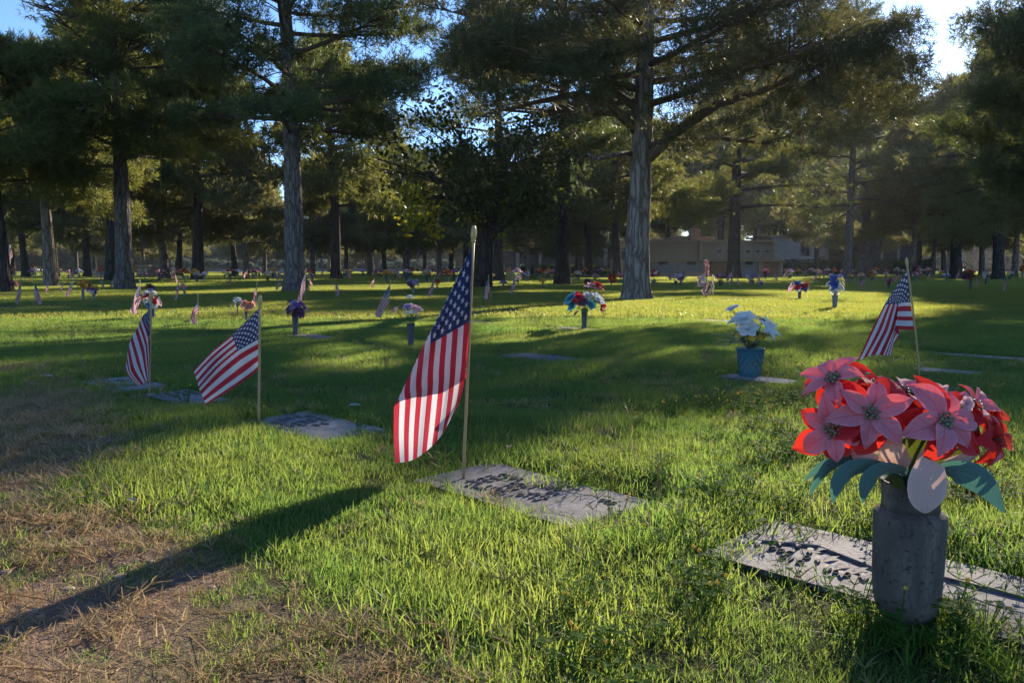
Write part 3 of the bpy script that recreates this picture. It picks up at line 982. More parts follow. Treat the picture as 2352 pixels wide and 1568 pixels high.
# flag 3, folded into a narrow V
lat_flag(343, 908, 347, 690, [0, .25, .5, .75, 1], [0, .3, .46, .7, 1],
  [[(346, 822, 0), (346, 790, 0), (346, 768, 0), (346, 735, 0), (346, 694, 0)],
   [(312, 842, .02), (318, 806, .01), (322, 782, .0), (330, 752, -.01), (338, 716, 0)],
   [(290, 842, .0), (294, 806, -.01), (300, 780, -.02), (316, 752, -.03), (327, 728, -.02)],
   [(292, 858, -.01), (300, 850, -.03), (314, 832, -.05), (332, 806, -.05), (342, 778, -.03)],
   [(318, 887, .0), (324, 884, -.03), (333, 878, -.05), (340, 872, -.05), (345, 880, -.03)]],
  'narrow flag hanging folded on its stick, leftmost of the larger flags')
# right flag behind the poinsettias
lat_flag(2113, 866, 2084, 612, [0, .10, .22, .4, .7, 1], [0, .2, .44, .52, .75, 1],
  [[(2099, 757, 0), (2096, 730, 0), (2092, 697, 0), (2090, 688, 0), (2087, 655, 0), (2085, 620, 0)],
   [(2080, 757, 0), (2078, 730, 0), (2077, 697, 0), (2078, 690, 0), (2074, 664, 0), (2070, 640, 0)],
   [(2056, 757, -.01), (2060, 730, -.01), (2064, 700, -.01), (2066, 693, 0), (2060, 680, 0), (2054, 664, 0)],
   [(2066, 772, .03), (2068, 745, .03), (2066, 712, .02), (2062, 698, .01), (2048, 699, -.01), (2032, 700, 0)],
   [(2052, 792, .03), (2052, 775, .03), (2052, 762, .02), (2046, 758, .0), (2024, 762, -.02), (1998, 765, .01)],
   [(2048, 815, .02), (2040, 816, .02), (2030, 816, .01), (2020, 815, -.01), (1994, 818, -.02), (1968, 830, .0)]],
  'flag with folded lower corner on a leaning stick behind the red poinsettias', bend=.004)
# mid-distance flags
def droop(bx, by, tx, ty, w, h, label, side=-1, fold=0):
    """flag hanging down on one side of its stick; w, h its extent in pixels"""
    Y = hit(bx, by)[1]
    k = Y * .02
    hx = (bx - tx) / max(by - ty, 1)
    ho = h * .55
    def P(dx, dy, d): return (tx + hx * dy + side * dx, ty + dy, d)
    V = [0, .46, 1]
    U = [0, .4, .7, 1]
    if fold:
        G = [[P(0, ho, 0), P(0, ho * .5, 0), P(0, 2, 0)],
             [P(w * .35, ho * 1.25, .02), P(w * .62, ho * .85, -.02), P(w * .25, ho * .55, .02)],
             [P(w * .25, h * .92, .02), P(w * .85, h * .80, -.03), P(w * .5, h * .62, .02)],
             [P(w * .1, h * .98, .01), P(w * .6, h, -.02), P(w, h * .88, .02)]]
    else:
        G = [[P(0, ho, 0), P(0, ho * .5, 0), P(0, 2, 0)],
             [P(w * .25, ho * 1.4, .03), P(w * .42, ho * .9, -.02), P(w * .38, ho * .5, .02)],
             [P(w * .42, h * .93, -.02), P(w * .66, h * .8, .03), P(w * .72, h * .62, -.02)],
             [P(w * .45, h, .02), P(w * .8, h * .97, -.02), P(w, h * .9, .02)]]
    return lat_flag(bx, by, tx, ty, U, V, G, label, r=.0042, res=(16, 12) if h > 60 else (10, 8))
droop(326, 733, 321, 650, 26, 72, 'sunlit flag left of the white, red and blue bouquet')
droop(457, 748, 455, 682, 21, 62, 'lone flag on sunny grass between two larger flags at left', fold=1)
droop(396, 705, 411, 640, 8, 50, 'thin drooping flag on a stick leaning left near a pink bouquet', side=1, fold=1)
droop(47, 702, 48, 645, 12, 55, 'leftmost of the two dark blue-topped flags at the left edge')
droop(78, 704, 80, 648, -18, 52, 'right one of the two dark blue-topped flags at the left edge', side=-1)
droop(700, 702, 702, 625, 17, 68, 'flag standing behind the dark purple bouquet')
droop(589, 704, 590, 650, 10, 46, 'dark flag behind the peach bouquet', fold=1)
droop(771, 684, 770, 643, 11, 36, 'small dark flag right of the tall grey trunk', side=1, fold=1)
droop(887, 738, 897, 650, 28, 80, 'flag on sunny grass left of the white and pink bouquet')
droop(857, 664, 861, 634, 8, 26, 'small bright flag in front of the far flower rows', fold=1)
droop(991, 693, 998, 640, 12, 42, 'flag in front of a round red bouquet left of the large flag')
droop(1128, 692, 1122, 636, 16, 52, 'flag with a folded chevron just right of the large flag pole')
droop(1182, 681, 1184, 634, 12, 42, 'small flag right of the chevron-folded flag near the tan box')
droop(163, 684, 168, 642, 14, 40, 'pale flag left of the orange and yellow bouquet')
droop(111, 676, 111, 650, 9, 24, 'small pink-lit flag before the leaning tan pine')
droop(143, 674, 145, 648, 7, 24, 'small flag between the leaning tan pine and the pale flag')
droop(232, 666, 231, 634, 8, 28, 'small flag behind the purple and red bouquet', side=1)
droop(261, 665, 262, 634, 9, 26, 'small flag just left of the brown-trunked pine base')
droop(641, 672, 645, 640, 10, 26, 'small flag just left of the tall grey trunk')
droop(712, 665, 711, 636, 7, 22, 'small flag right behind the tall grey trunk', side=1)
droop(530, 658, 531, 636, 7, 18, 'tiny flag in the far rows left of the tall grey trunk')
droop(1682, 657, 1682, 636, 8, 18, 'tiny pinkish flag at the foot of the dark-trunked pine')
droop(1694, 662, 1693, 636, 7, 20, 'tiny blue flag beside the dark-trunked pine', side=1)
droop(1944, 660, 1945, 635, 9, 20, 'small hazy flag right of the blue and white bouquet')
droop(1986, 662, 1989, 632, 14, 26, 'small hazy flag in front of the orange mums')
droop(2247, 664, 2249, 632, 9, 27, 'small flag between two bouquets at far right')
droop(2311, 674, 2313, 633, 9, 36, 'small flag near the right edge')
droop(2062, 650, 2064, 626, 9, 20, 'tiny flag behind the right flag pole')

# ------------------------------------------------------------ flowers
def petal(mb, L, W, tilt, az, cup=.3, c=(0, 0, 0), mi=0, pointed=True, nseg=4, fold=.18, droop_=0.0, basew=.15, side=5):
    """one petal from the centre outwards; tilt above the horizontal"""
    vs = []; fs = []
    ca, sa = math.cos(az), math.sin(az)
    for i in range(nseg + 1):
        s = i / nseg
        w = W * .5 * (math.sin(PI * min(1, s ** .8 * (1.0 if pointed else .86) + (0 if pointed else .08))) + (basew if i == 0 else 0)) if 0 < i < nseg or not pointed else (W * .5 * basew if i == 0 else 0.0005)
        if not pointed: w = W * .5 * max(.12, math.sin(PI * (.1 + .82 * s)))
        ang = tilt - cup * s * 1.5
        r = L * s * math.cos(tilt - cup * s * .7)
        z = L * s * math.sin(tilt - cup * s * .7) - droop_ * s * s * L
        for j in range(side):
            q = (j / (side - 1) * 2 - 1)
            x = r; y = q * w; zz = z + abs(q) * w * fold + (0 if abs(q) < .9 else .02 * L * math.sin(s * 11 + az * 3))
            vs.append((c[0] + x * ca - y * sa, c[1] + x * sa + y * ca, c[2] + zz))
    for i in range(nseg):
        for j in range(side - 1):
            a = i * side + j
            fs.append((a, a + side, a + side + 1, a + 1))
    mb.add(vs, fs, mi)

_fl = {}
def flower_mesh(kind, mat, hi=False):
    key = (kind, mat.name, hi)
    if key in _fl: return _fl[key]
    mb = MB(); r = random.Random(len(_fl))
    ns = 5 if hi else 3; sd = 5 if hi else 3
    if kind == 'rose':
        for n, L, W, t, cup in ((6, 1, .95, .25, .5), (5, .85, .8, .75, .3), (4, .65, .6, 1.15, .1), (3, .5, .4, 1.4, 0)):
            for k in range(n):
                petal(mb, L, W, t + r.random() * .15, 2 * PI * k / n + n * .7 + r.random() * .3, cup, pointed=False, nseg=ns, side=sd, fold=.35)
    elif kind == 'open':
        for n, L, W, t, cup in ((6, 1, .95, .25, .3), (5, .75, .7, .55, .25), (4, .5, .5, .95, .2)):
            for k in range(n):
                petal(mb, L, W, t + r.random() * .2, 2 * PI * k / n + n + r.random() * .3, cup, pointed=False, nseg=ns, side=sd, fold=.2)
    elif kind == 'daisy':
        for k in range(12): petal(mb, 1, .34, .2 + r.random() * .25, 2 * PI * k / 12, .2, nseg=ns, side=3, fold=.1)
        for k in range(8): petal(mb, .6, .25, .7, 2 * PI * k / 8, .1, nseg=ns, side=3, fold=.1)
    elif kind == 'lily':
        for k in range(6): petal(mb, 1, .42, .75, 2 * PI * k / 6, .65, nseg=ns, side=sd, fold=.2)
    elif kind == 'mum':
        for n, L, t in ((11, 1, 0.05), (10, .95, .4), (9, .85, .75), (7, .75, 1.1), (4, .6, 1.4)):
            for k in range(n): petal(mb, L, .34, t, 2 * PI * k / n + n, -.1, pointed=False, nseg=ns, side=3, fold=.2)
    me = mb.mesh('flower', mat)
    _fl[key] = me
    return me

PET = {}
def pet(col):
    if col not in PET:
        base = {'white': (.78, .78, .76), 'pink': (.72, .30, .36), 'palepink': (.78, .50, .52), 'red': (.55, .02, .03), 'purple': (.25, .08, .32), 'lilac': (.50, .36, .62),
                'yellow': (.80, .55, .05), 'orange': (.78, .25, .03), 'peach': (.80, .42, .27), 'blue': (.04, .10, .42), 'teal': (.05, .28, .38), 'cream': (.78, .70, .50),
                'darkred': (.16, .02, .05), 'plum': (.16, .06, .14), 'rust': (.45, .12, .03), 'paleyellow': (.80, .74, .28)}[col]
        PET[col] = petal_mat('petal_' + col, base, w=.35)
    return PET[col]
M_green = petal_mat('flower_foliage', (.05, .12, .045), w=.35, trans=(.12, .25, .05))
M_vase = simple('dark_metal_vase', (.085, .085, .10), .55, .5, .4, var=.35, scale=30, bump=.3)
M_vase2 = simple('grey_cemetery_vase', (.20, .19, .18), .7, .3, var=.35, scale=30, bump=.3)
M_vase3 = simple('green_plastic_vase', (.05, .10, .08), .5, .4)

def leafy(mb, r, R_, n, L, mi=0, up=.4):
    for k in range(n):
        a = r.random() * 2 * PI; q = r.random() ** .5 * R_ * .6
        petal(mb, L * (.7 + .6 * r.random()), L * .36, up + (r.random() - .4) * 1.0, a, .5, (q * math.cos(a), q * math.sin(a), (r.random() - .5) * R_ * .5), mi, nseg=3, side=3)

VASE = [(.55, 0), (.6, .02), (.62, .1), (.68, .5), (.8, .9), (.92, .97), (1.0, 1.0), (.86, 1.0), (.8, .9)]
def bouquet(bx, by, cx, cy, rw, rh, cols, label, seed=0, n=12, vw=18, vt=None, fs=.36, kinds=('rose', 'open'), vmat=None, vlabel=None, flowers=None, hi=False, tflags=0):
    """vase standing at pixel (bx,by); bouquet of half-width rw, half-height rh around pixel (cx,cy)"""
    r = random.Random(seed)
    b = hit(bx, by); Y = b[1]; k = Y / F
    vt = vt if vt is not None else cy + rh * .8
    hv = (by - vt) * k * 1.0
    if hv > .015 and vw:
        v = MB(); v.lathe([(a * vw * k * .5, z * hv) for a, z in VASE], 18)
        vo = v.obj('flower_vase', vmat or M_vase)
        vo.location = b
        tag(vo, vlabel or ('vase under the ' + ' '.join(label.split()[:9])), 'vase', 'flower vases on the graves')
    c = at(cx, cy, Y)
    t = empty('flower_bouquet', c, 0, label, 'bouquet', 'artificial bouquets on the graves')
    RW, RH = rw * k, rh * k
    base = Vector(b) + Vector((0, 0, max(hv, .02) * .8)) - Vector(c)
    st = MB()
    if flowers is None:
        flowers = []
        for i in range(n):
            a = i * 2.4 + r.random() * .5; q = math.sqrt((i + .4) / n)
            flowers.append((math.cos(a) * q, math.sin(a) * q * .9 + .0, cols[i % len(cols)], kinds[i % len(kinds)], 1.0, None))
    for (fx, fz, col, kind, s, yy) in flowers:
        q2 = min(1, fx * fx + fz * fz)
        dy = yy if yy is not None else -math.sqrt(1 - q2) * .8 + r.random() * .5
        p = Vector((fx * RW * .85, dy * RW * .8, fz * RH * .85))
        nrm = Vector((fx, dy - .1, fz + .75)).normalized()
        o = obj_from('flower', flower_mesh(kind, pet(col), hi), t, p, (nrm.to_track_quat('Z', 'Y') @ Matrix.Rotation(r.random() * 6, 3, 'Z').to_quaternion()).to_euler(), RW * fs * s * (.8 + .4 * r.random()))
        st.tube([base, (base + p) * .5 + Vector((0, 0, RH * .05)), p - nrm * RW * .05], .0025, 4)
    st.obj('stems', M_green, t)
    lf = MB(); leafy(lf, r, RW, 26, RW * .55, up=.1)
    for v_i in range(len(lf.v)):
        x, y, z = lf.v[v_i]; lf.v[v_i] = (x, y * .8, z - RH * .35)
    lf.obj('leaves', M_green, t)
    return t

# white and yellow flowers in the lattice basket
def basket():
    b = hit(1722, 868); Y = b[1]; k = Y / F
    t = empty('basket_vase', b, 0, 'blue-green tapered lattice vase holding white and yellow flowers', 'vase', 'flower vases on the graves')
    m = NT('blue_green_plastic'); c = m.mix(m.noise(9, 3, m.coord('Object')), (.03, .10, .13), (.05, .15, .18))
    MM = m.done(m.prin(c, .45, .4))
    h = 70 * k; r0 = 22 * k; r1 = 31 * k
    v = MB(); v.lathe([(r0, 0), (r0 * 1.01, .005), (r1 * .97, h * .97), (r1 * .92, h * .97), (r0 * .9, .01)], 28); v.obj('vase_body', MM, t)
    v = MB(); v.lathe([(r1 * .98, h * .96), (r1 * 1.07, h * .965), (r1 * 1.07, h), (r1 * .95, h)], 28); v.obj('rim', MM, t)
    for sgn in (1, -1):
        for q in range(12):
            pts = []
            for i in range(9):
                s = i / 8; a = q * 2 * PI / 12 + sgn * s * 1.9
                rr_ = (r0 + (r1 - r0) * s) * 1.015
                pts.append((rr_ * math.cos(a), rr_ * math.sin(a), h * (.02 + .93 * s)))
            MB().tube(pts, .0022, 5).obj('lattice_rib', MM, t)
    fl = [(-.78, .95, 'white', 'open', 1.0, -.1), (-.40, .45, 'white', 'open', 1.45, -.5), (-.62, .3, 'white', 'open', .95, .1), (.55, -.1, 'white', 'lily', 1.5, -.6), (.85, .15, 'white', 'open', 1.0, -.1),
          (.12, .45, 'paleyellow', 'lily', 1.1, -.2), (.02, .1, 'paleyellow', 'open', .8, -.3), (-.25, -.05, 'white', 'open', 1.0, -.6), (.3, -.42, 'yellow', 'daisy', .6, -.4),
          (-.05, -.5, 'yellow', 'daisy', .5, -.5), (-.5, -.35, 'yellow', 'daisy', .55, -.2), (.62, .3, 'cream', 'open', .7, .2), (-.1, .7, 'cream', 'open', .6, .3), (.75, -.45, 'cream', 'open', .5, 0)]
    o = bouquet(1722, 868, 1722, 752, 62, 52, [], 'white and pale yellow artificial flowers in the blue-green lattice vase', 4, vw=0, vt=800, flowers=fl, fs=.36, hi=True)
    # dry arching grass sprays
    r = random.Random(5)
    sp = MB()
    Mdry = petal_mat('dried_sprays', (.50, .46, .36), w=.3)
    for q, (ex, ey) in enumerate([(1632, 770), (1650, 800), (1680, 822), (1640, 786), (1668, 785), (1795, 742), (1770, 712), (1708, 700), (1812, 755)]):
        e = at(ex, ey, Y - .05 + .04 * (q % 3)) - np.array(o.location); s = at(1722, 795, Y) - np.array(o.location)
        m_ = (e + s) / 2 + np.array([0, 0, .05])
        pts = [s * (1 - u) ** 2 + m_ * 2 * u * (1 - u) + e * u * u for u in [i / 9 for i in range(10)]]
        sp.tube(pts, [.0018] * 6 + [.0016, .0014, .001, .0008], 4)
        for i in range(4, 10):
            for w in (-1, 1):
                a = r.random() * 6
                petal(sp, .016, .004, .3 + r.random(), a, .1, tuple(pts[i]), nseg=1, side=3)
    sp.obj('dry_sprays', Mdry, o)
    br = MB()
    for q in range(16):
        a = r.random() * 6.28; e = Vector((math.cos(a) * .07, math.sin(a) * .05, .03 + r.random() * .02)) + Vector(at(1722, 795, Y) - np.array(o.location))
        br.tube([Vector(at(1722, 800, Y) - np.array(o.location)), e], .0015, 4)
    br.obj('dry_stems', M_twig, o)
basket()

bouquet(1342, 756, 1344, 690, 44, 36, ['teal', 'red', 'white', 'blue', 'pink', 'white'], 'red, white and blue bouquet in a dark vase in front of the big pale trunk', 8, 15, 18, 709, .40,
        flowers=[(-.9, .1, 'teal', 'open', 1, -.2), (-.75, -.35, 'teal', 'open', .9, -.3), (-.45, .15, 'red', 'rose', 1.0, -.5), (-.2, -.1, 'plum', 'rose', .9, -.6), (.1, .3, 'white', 'rose', .9, -.2),
                 (.35, .95, 'palepink', 'rose', 1, 0), (.7, 1.0, 'red', 'rose', 1.0, 0), (.55, .45, 'blue', 'open', .7, 0), (.75, .1, 'white', 'open', 1.3, -.4), (.95, -.4, 'red', 'rose', .9, -.2), (.3, -.3, 'teal', 'open', .9, -.5), (.0, .05, 'teal', 'open', .8, 0), (-.55, .45, 'red', 'rose', .6, .2)])
bouquet(679, 772, 681, 708, 24, 24, ['plum', 'lilac', 'darkred', 'purple', 'plum'], 'dark purple and plum bouquet drooping over a slim dark vase', 12, 15, 18, 722, .42)
bouquet(944, 798, 944, 716, 26, 25, ['white', 'palepink', 'lilac', 'white'], 'white and pale pink bouquet with one stray tulip to its left', 14, 13, 22, 742, .38,
        flowers=[(-.1, 1.5, 'white', 'rose', 1.1, 0), (-.35, .5, 'lilac', 'rose', 1, -.4), (-.0, .7, 'white', 'rose', .9, 0), (.4, .4, 'palepink', 'rose', 1.1, -.4), (.9, .35, 'lilac', 'open', .8, 0), (-1.55, .1, 'palepink', 'rose', 1.1, 0), (.1, 0, 'white', 'open', .8, -.6), (.6, 0, 'lilac', 'open', .7, -.3), (-.5, -.1, 'white', 'open', .7, -.2)])
bouquet(352, 732, 347, 684, 20, 24, ['white', 'red', 'white', 'blue'], 'white, red and blue bouquet behind the narrow folded flag', 15, 12, 12, 700, .46)
bouquet(566, 738, 568, 702, 16, 13, ['peach', 'peach', 'peach', 'orange'], 'peach rose bouquet partly behind the flag by the bluish marker', 16, 10, 8, 716, .5)
bouquet(546, 728, 546, 690, 12, 10, ['white', 'white', 'lilac'], 'small white bouquet left of the peach roses', 17, 8, 3, 700, .5, kinds=('lily', 'open'))
bouquet(191, 692, 191, 652, 13, 11, ['orange', 'yellow', 'orange', 'yellow'], 'orange and yellow bouquet in a pale vase at left', 18, 9, 8, 664, .5, vmat=M_vase2)
bouquet(216, 693, 213, 664, 14, 12, ['purple', 'red', 'white', 'yellow', 'lilac'], 'purple, red and white bouquet in a pale vase at left', 19, 11, 8, 676, .45, vmat=M_vase2)
bouquet(347, 690, 345, 658, 11, 8, ['darkred', 'rust', 'plum'], 'dark red bouquet just behind the white, red and blue one', 20, 8, 6, 668, .5)
bouquet(424, 681, 421, 658, 9, 10, ['palepink', 'pink'], 'pink ribboned bouquet in a grey vase left of centre', 21, 8, 7, 668, .5, vmat=M_vase2)
bouquet(950, 677, 949, 650, 14, 9, ['lilac', 'plum', 'lilac'], 'faded mauve bouquet in a grey vase left of the large flag', 22, 9, 7, 658, .5, vmat=M_vase2)
bouquet(1004, 668, 1004, 646, 9, 7, ['red', 'red', 'rust'], 'round red bouquet beside a flag left of the large flag', 23, 8, 5, 652, .5)
bouquet(1156, 662, 1156, 648, 8, 5, ['lilac', 'blue'], 'small violet bouquet left of the tan box', 24, 7, 6, 652, .5)
bouquet(1190, 655, 1189, 638, 8, 5, ['white', 'palepink'], 'small white bouquet right of the tan box', 25, 7, 5, 643, .5)
bouquet(1247, 661, 1246, 644, 8, 6, ['yellow', 'orange'], 'small yellow and orange bouquet left of the slender dark pine', 26, 7, 6, 649, .5)
bouquet(1350, 665, 1350, 647, 9, 8, ['plum', 'darkred', 'pink'], 'small maroon bouquet behind the red, white and blue one', 27, 8, 6, 654, .5)
bouquet(1367, 650, 1368, 634, 9, 6, ['pink', 'cream', 'peach'], 'pink and cream bouquet left of the big pale trunk', 28, 8, 4, 640, .5)
bouquet(1404, 656, 1406, 636, 12, 12, ['rust', 'red', 'orange'], 'rust and orange bouquet just left of the big pale trunk', 29, 11, 5, 646, .45)
bouquet(1563, 659, 1563, 634, 14, 8, ['lilac', 'white', 'purple', 'pink'], 'lilac and white bouquet right of the big pale trunk', 30, 10, 6, 643, .45)
bouquet(1724, 656, 1725, 633, 16, 8, ['lilac', 'white', 'pink'], 'wide lilac and white bouquet in front of the niche building', 31, 12, 9, 644, .42, vmat=M_vase2)
bouquet(1746, 666, 1747, 650, 7, 6, ['plum', 'lilac'], 'small dull bouquet in a pale vase before the niche building', 32, 7, 7, 654, .5, vmat=M_vase2)
bouquet(1759, 642, 1760, 624, 9, 8, ['pink', 'plum', 'red'], 'magenta bouquet with a tiny flag before the brick end of the niche building', 33, 9, 5, 632, .5)
bouquet(2042, 664, 2042, 646, 12, 6, ['pink', 'darkred'], 'dusky pink bouquet left of the right flag', 34, 9, 6, 652, .45)
bouquet(2001, 646, 2001, 628, 8, 8, ['orange', 'rust'], 'orange mums at the foot of the forked pine', 35, 8, 5, 636, .5)
bouquet(2104, 640, 2103, 616, 10, 10, ['plum', 'darkred', 'pink'], 'tall dark maroon bouquet right behind the right flag pole', 36, 9, 5, 626, .5)
bouquet(2229, 666, 2225, 630, 15, 12, ['plum', 'darkred', 'rust', 'red'], 'large dark red bouquet in a brown vase at far right', 37, 13, 8, 640, .45)
bouquet(2264, 655, 2264, 630, 9, 9, ['palepink', 'white', 'plum'], 'pale bouquet right of the large dark red one', 38, 8, 6, 640, .5)
bouquet(2348, 640, 2348, 614, 8, 9, ['orange', 'rust'], 'orange bouquet cut by the right edge', 39, 8, 5, 626, .5)
bouquet(28, 672, 28, 652, 14, 9, ['plum', 'purple', 'peach'], 'dark bouquet at the left edge before the leaning trunk', 40, 9, 6, 660, .5)

# blue and white wreath bouquet
bouquet(1917, 708, 1920, 652, 20, 26, ['white', 'blue', 'white', 'paleyellow', 'blue'], 'tall blue, white and yellow bouquet in a pale vase left of the right flag', 41, 18, 16, 678, .42, vmat=M_vase2)
# patriotic bouquet with two small flags
pb = bouquet(1836, 687, 1838, 657, 20, 12, ['red', 'red', 'blue', 'white'], 'red bouquet with pinwheel and two little flags in front of the niche building', 42, 11, 10, 668, .42)
def stick_flag(o, sx, sy, ex, ey, Y, w, h, label):
    s = at(sx, sy, Y); e = at(ex, ey, Y - .03)
    t = empty('small_flag', s, 0, label, 'flag', 'flags on sticks in the lawn')
    MB().tube([Vector((0, 0, 0)), Vector(e - s)], .003, 6).obj('pole', M_dowel, t)
    ev = lattice([0, .5, 1], [0, .5, 1], [[(ex + (sx - ex) * .5, ey + (sy - ey) * .5, 0), (ex + (sx - ex) * .25, ey + (sy - ey) * .25, 0), (ex, ey, 0)],
        [(ex + w * .5 + (sx - ex) * .4, ey + h * .85, -.02), (ex + w * .5 + (sx - ex) * .2, ey + h * .6, -.03), (ex + w * .4, ey + h * .35, -.02)],
        [(ex + w * .8, ey + h * 1.1, 0), (ex + w, ey + h * .95, -.02), (ex + w, ey + h * .7, 0)]])
    flag_cloth_obj(lambda u, v: at(*ev(u, v)[:2], Y - .03 + ev(u, v)[2]), t, s)
Yp = hit(1836, 687)[1]
stick_flag(pb, 1830, 668, 1822, 640, Yp, -12, 30, 'little flag poking out left of the red bouquet with pinwheel')
stick_flag(pb, 1840, 668, 1851, 645, Yp, -12, 26, 'little flag poking out right of the red bouquet with pinwheel')
Yp = hit(352, 732)[1]
stick_flag(pb, 350, 702, 366, 680, Yp, 6, 22, 'little flag tucked in the white, red and blue bouquet')
# tall cascading pink bouquet
def cascade():
    fl = []
    r = random.Random(3)
    for i in range(16): fl.append((-.05 + (r.random() - .5) * .25 + .15, 1.0 - i * .06, 'pink' if i % 3 else 'palepink', 'open', .55 + i * .02, -.2 + r.random() * .3))
    for i in range(12): fl.append((-.9 + r.random() * .7, .1 - r.random() * .5, 'palepink' if i % 2 else 'white', 'open', .8, -.3))
    for i in range(10): fl.append((.35 + r.random() * .5, .1 - i * .1, 'palepink' if i % 2 else 'cream', 'open', .65, -.3))
    for i in range(8): fl.append((-.25 + r.random() * .3, -.3 - i * .09, 'palepink', 'open', .6, -.3))
    for i in range(5): fl.append((.75 + r.random() * .15, -.5 - i * .1, 'white', 'open', .5, -.2))
    bouquet(1622, 684, 1620, 638, 24, 46, [], 'tall cascading pink and white flower spray right of the big pale trunk', 43, vw=6, vt=668, flowers=fl, fs=.33)
cascade()

# ------------------------------------------------------------ poinsettias in the foreground
def poinsettia():
    b = np.array([0, 0, 0.0]); x, y = flat(2079, 1424)
    b = np.array([x, y, MK[1][4] + .008]); Y = y; k = Y / F
    # vase
    m = NT('weathered_bronze_vase')
    co = m.coord('Object')
    v1 = m.n('ShaderNodeTexVoronoi', feature='DISTANCE_TO_EDGE'); v1.inputs['Scale'].default_value = 120; m.t.links.new(m.coord('Object', (1, 1, .3)), v1.inputs['Vector'])
    n1 = m.noise(16, 5, m.coord('Object', (1, 1, .35)), dist=.6); n2 = m.noise(110, 4, co)
    c = m.mix(m.ramp(n1, [(.38, (0, 0, 0)), (.62, (1, 1, 1))]), (.08, .066, .06), (.18, .15, .125))
    c = m.mix(m.ramp(v1.outputs['Distance'], [(.0, (1, 1, 1)), (.10, (0, 0, 0))]), c, (.10, .085, .075))
    c = m.mix(m.ramp(n2, [(.58, (0, 0, 0)), (.70, (1, 1, 1))]), c, (.035, .03, .03))
    MV = m.done(m.prin(c, .78, .3, m.bump(m.math('ADD', n2, m.math('MULTIPLY', v1.outputs['Distance'], 1.0)), .45, .002), .25))
    t = empty('flower_vase', b, 0, 'weathered bronze vase holding the red poinsettias, standing on the nearest marker', 'vase')
    body = [(.036, 0), (.042, .010), (.048, .022), (.0515, .036), (.0540, .056), (.0555, .085), (.0565, .13), (.0572, .178), (.0572, .190), (.0535, .1935), (.049, .196), (.0455, .200)]
    mb = MB(); mb.lathe([(a, z * .98) for a, z in body], 64); mb.obj('vase_body', MV, t)
    mb = MB(); mb.lathe([(.0462, .194), (.0455, .205), (.0458, .222), (.0478, .236), (.0492, .240), (.0478, .2425), (.0435, .2425), (.0425, .20)], 64); mb.obj('vase_neck', MV, t)
    mb = MB(); mb.lathe([(.0425, .225), (.001, .226)], 32); mb.obj('foam', simple('dark_green_foam', (.03, .06, .02)), t)
    # bouquet
    c0 = at(2075, 1030, Y)
    B = empty('poinsettia_bouquet', c0, 0, 'bouquet of faded red and pink poinsettias with teal leaves in the bronze vase', 'bouquet')
    def pm(name, top, under, tr, w):
        m = NT(name); co = m.coord('Object')
        g = m.n('ShaderNodeNewGeometry').outputs['Backfacing']
        f = m.noise(2.2, 3, co); f2 = m.noise(14, 4, co)
        ct = m.mix(f, top, tuple(x_ * .8 + .1 * y_ for x_, y_ in zip(top, under)))
        ct = m.mix(m.math('MULTIPLY', f2, .35), ct, tuple(x_ * .7 for x_ in top))
        cc = m.mix(g, ct, under)
        uv = m.n('ShaderNodeTexCoord').outputs['UV']
        sp = m.n('ShaderNodeSeparateXYZ'); m.t.links.new(uv, sp.inputs[0])
        # mid rib and side veins pressed into the cloth
        q = m.math('ABSOLUTE', m.math('SUBTRACT', sp.outputs[1], .5))
        rib = m.math('SMOOTH_MIN', q, .06, .05)
        vein = m.math('MULTIPLY', m.math('ABSOLUTE', m.math('SINE', m.math('MULTIPLY', m.math('SUBTRACT', sp.outputs[0], m.math('MULTIPLY', q, .55)), 19.0))), .12)
        vn = m.ramp(vein, [(.0, (1, 1, 1)), (.022, (0, 0, 0))])
        rb = m.ramp(q, [(.0, (1, 1, 1)), (.045, (0, 0, 0))])
        cc = m.mix(m.math('MULTIPLY', m.math('MAXIMUM', vn, rb), .45), cc, under)
        edge = m.ramp(m.math('ADD', q, m.math('MULTIPLY', f2, .15)), [(.42, (0, 0, 0)), (.55, (1, 1, 1))])
        cc = m.mix(m.math('MULTIPLY', edge, .35), cc, tuple(min(1, x_ * 1.25 + .05) for x_ in top))
        hgt = m.math('ADD', m.math('MULTIPLY', rib, 2.0), m.math('MINIMUM', vein, .05))
        nb = m.bump(m.math('ADD', hgt, m.math('MULTIPLY', m.noise(160, 2, co), .015)), .8, .008)
        return m.done(m.leaf(cc, tr, w, .75, .15, nb, .25))
    MP = pm('poinsettia_cloth', (.62, .27, .33), (.46, .004, .02), (.95, .10, .04), .32)
    MP2 = pm('poinsettia_deep_red', (.48, .02, .035), (.42, .004, .018), (.90, .05, .02), .42)
    MC = pm('cream_petal', (.66, .50, .46), (.62, .50, .42), (.70, .42, .30), .35)
    MT = pm('teal_leaf', (.085, .19, .19), (.17, .31, .29), (.10, .26, .18), .35)
    MO = pm('olive_leaf', (.06, .085, .02), (.06, .08, .02), (.16, .20, .02), .35)
    MBd = simple('flower_bead', (.16, .15, .09), .35, .5, .2)
    ico = MB(); ico.lathe([(.0005, -.004), (.003, -.003), (.004, 0), (.003, .003), (.0005, .004)], 8)
    bead_me = ico.mesh('bead', MBd)
    rr_ = random.Random(11)
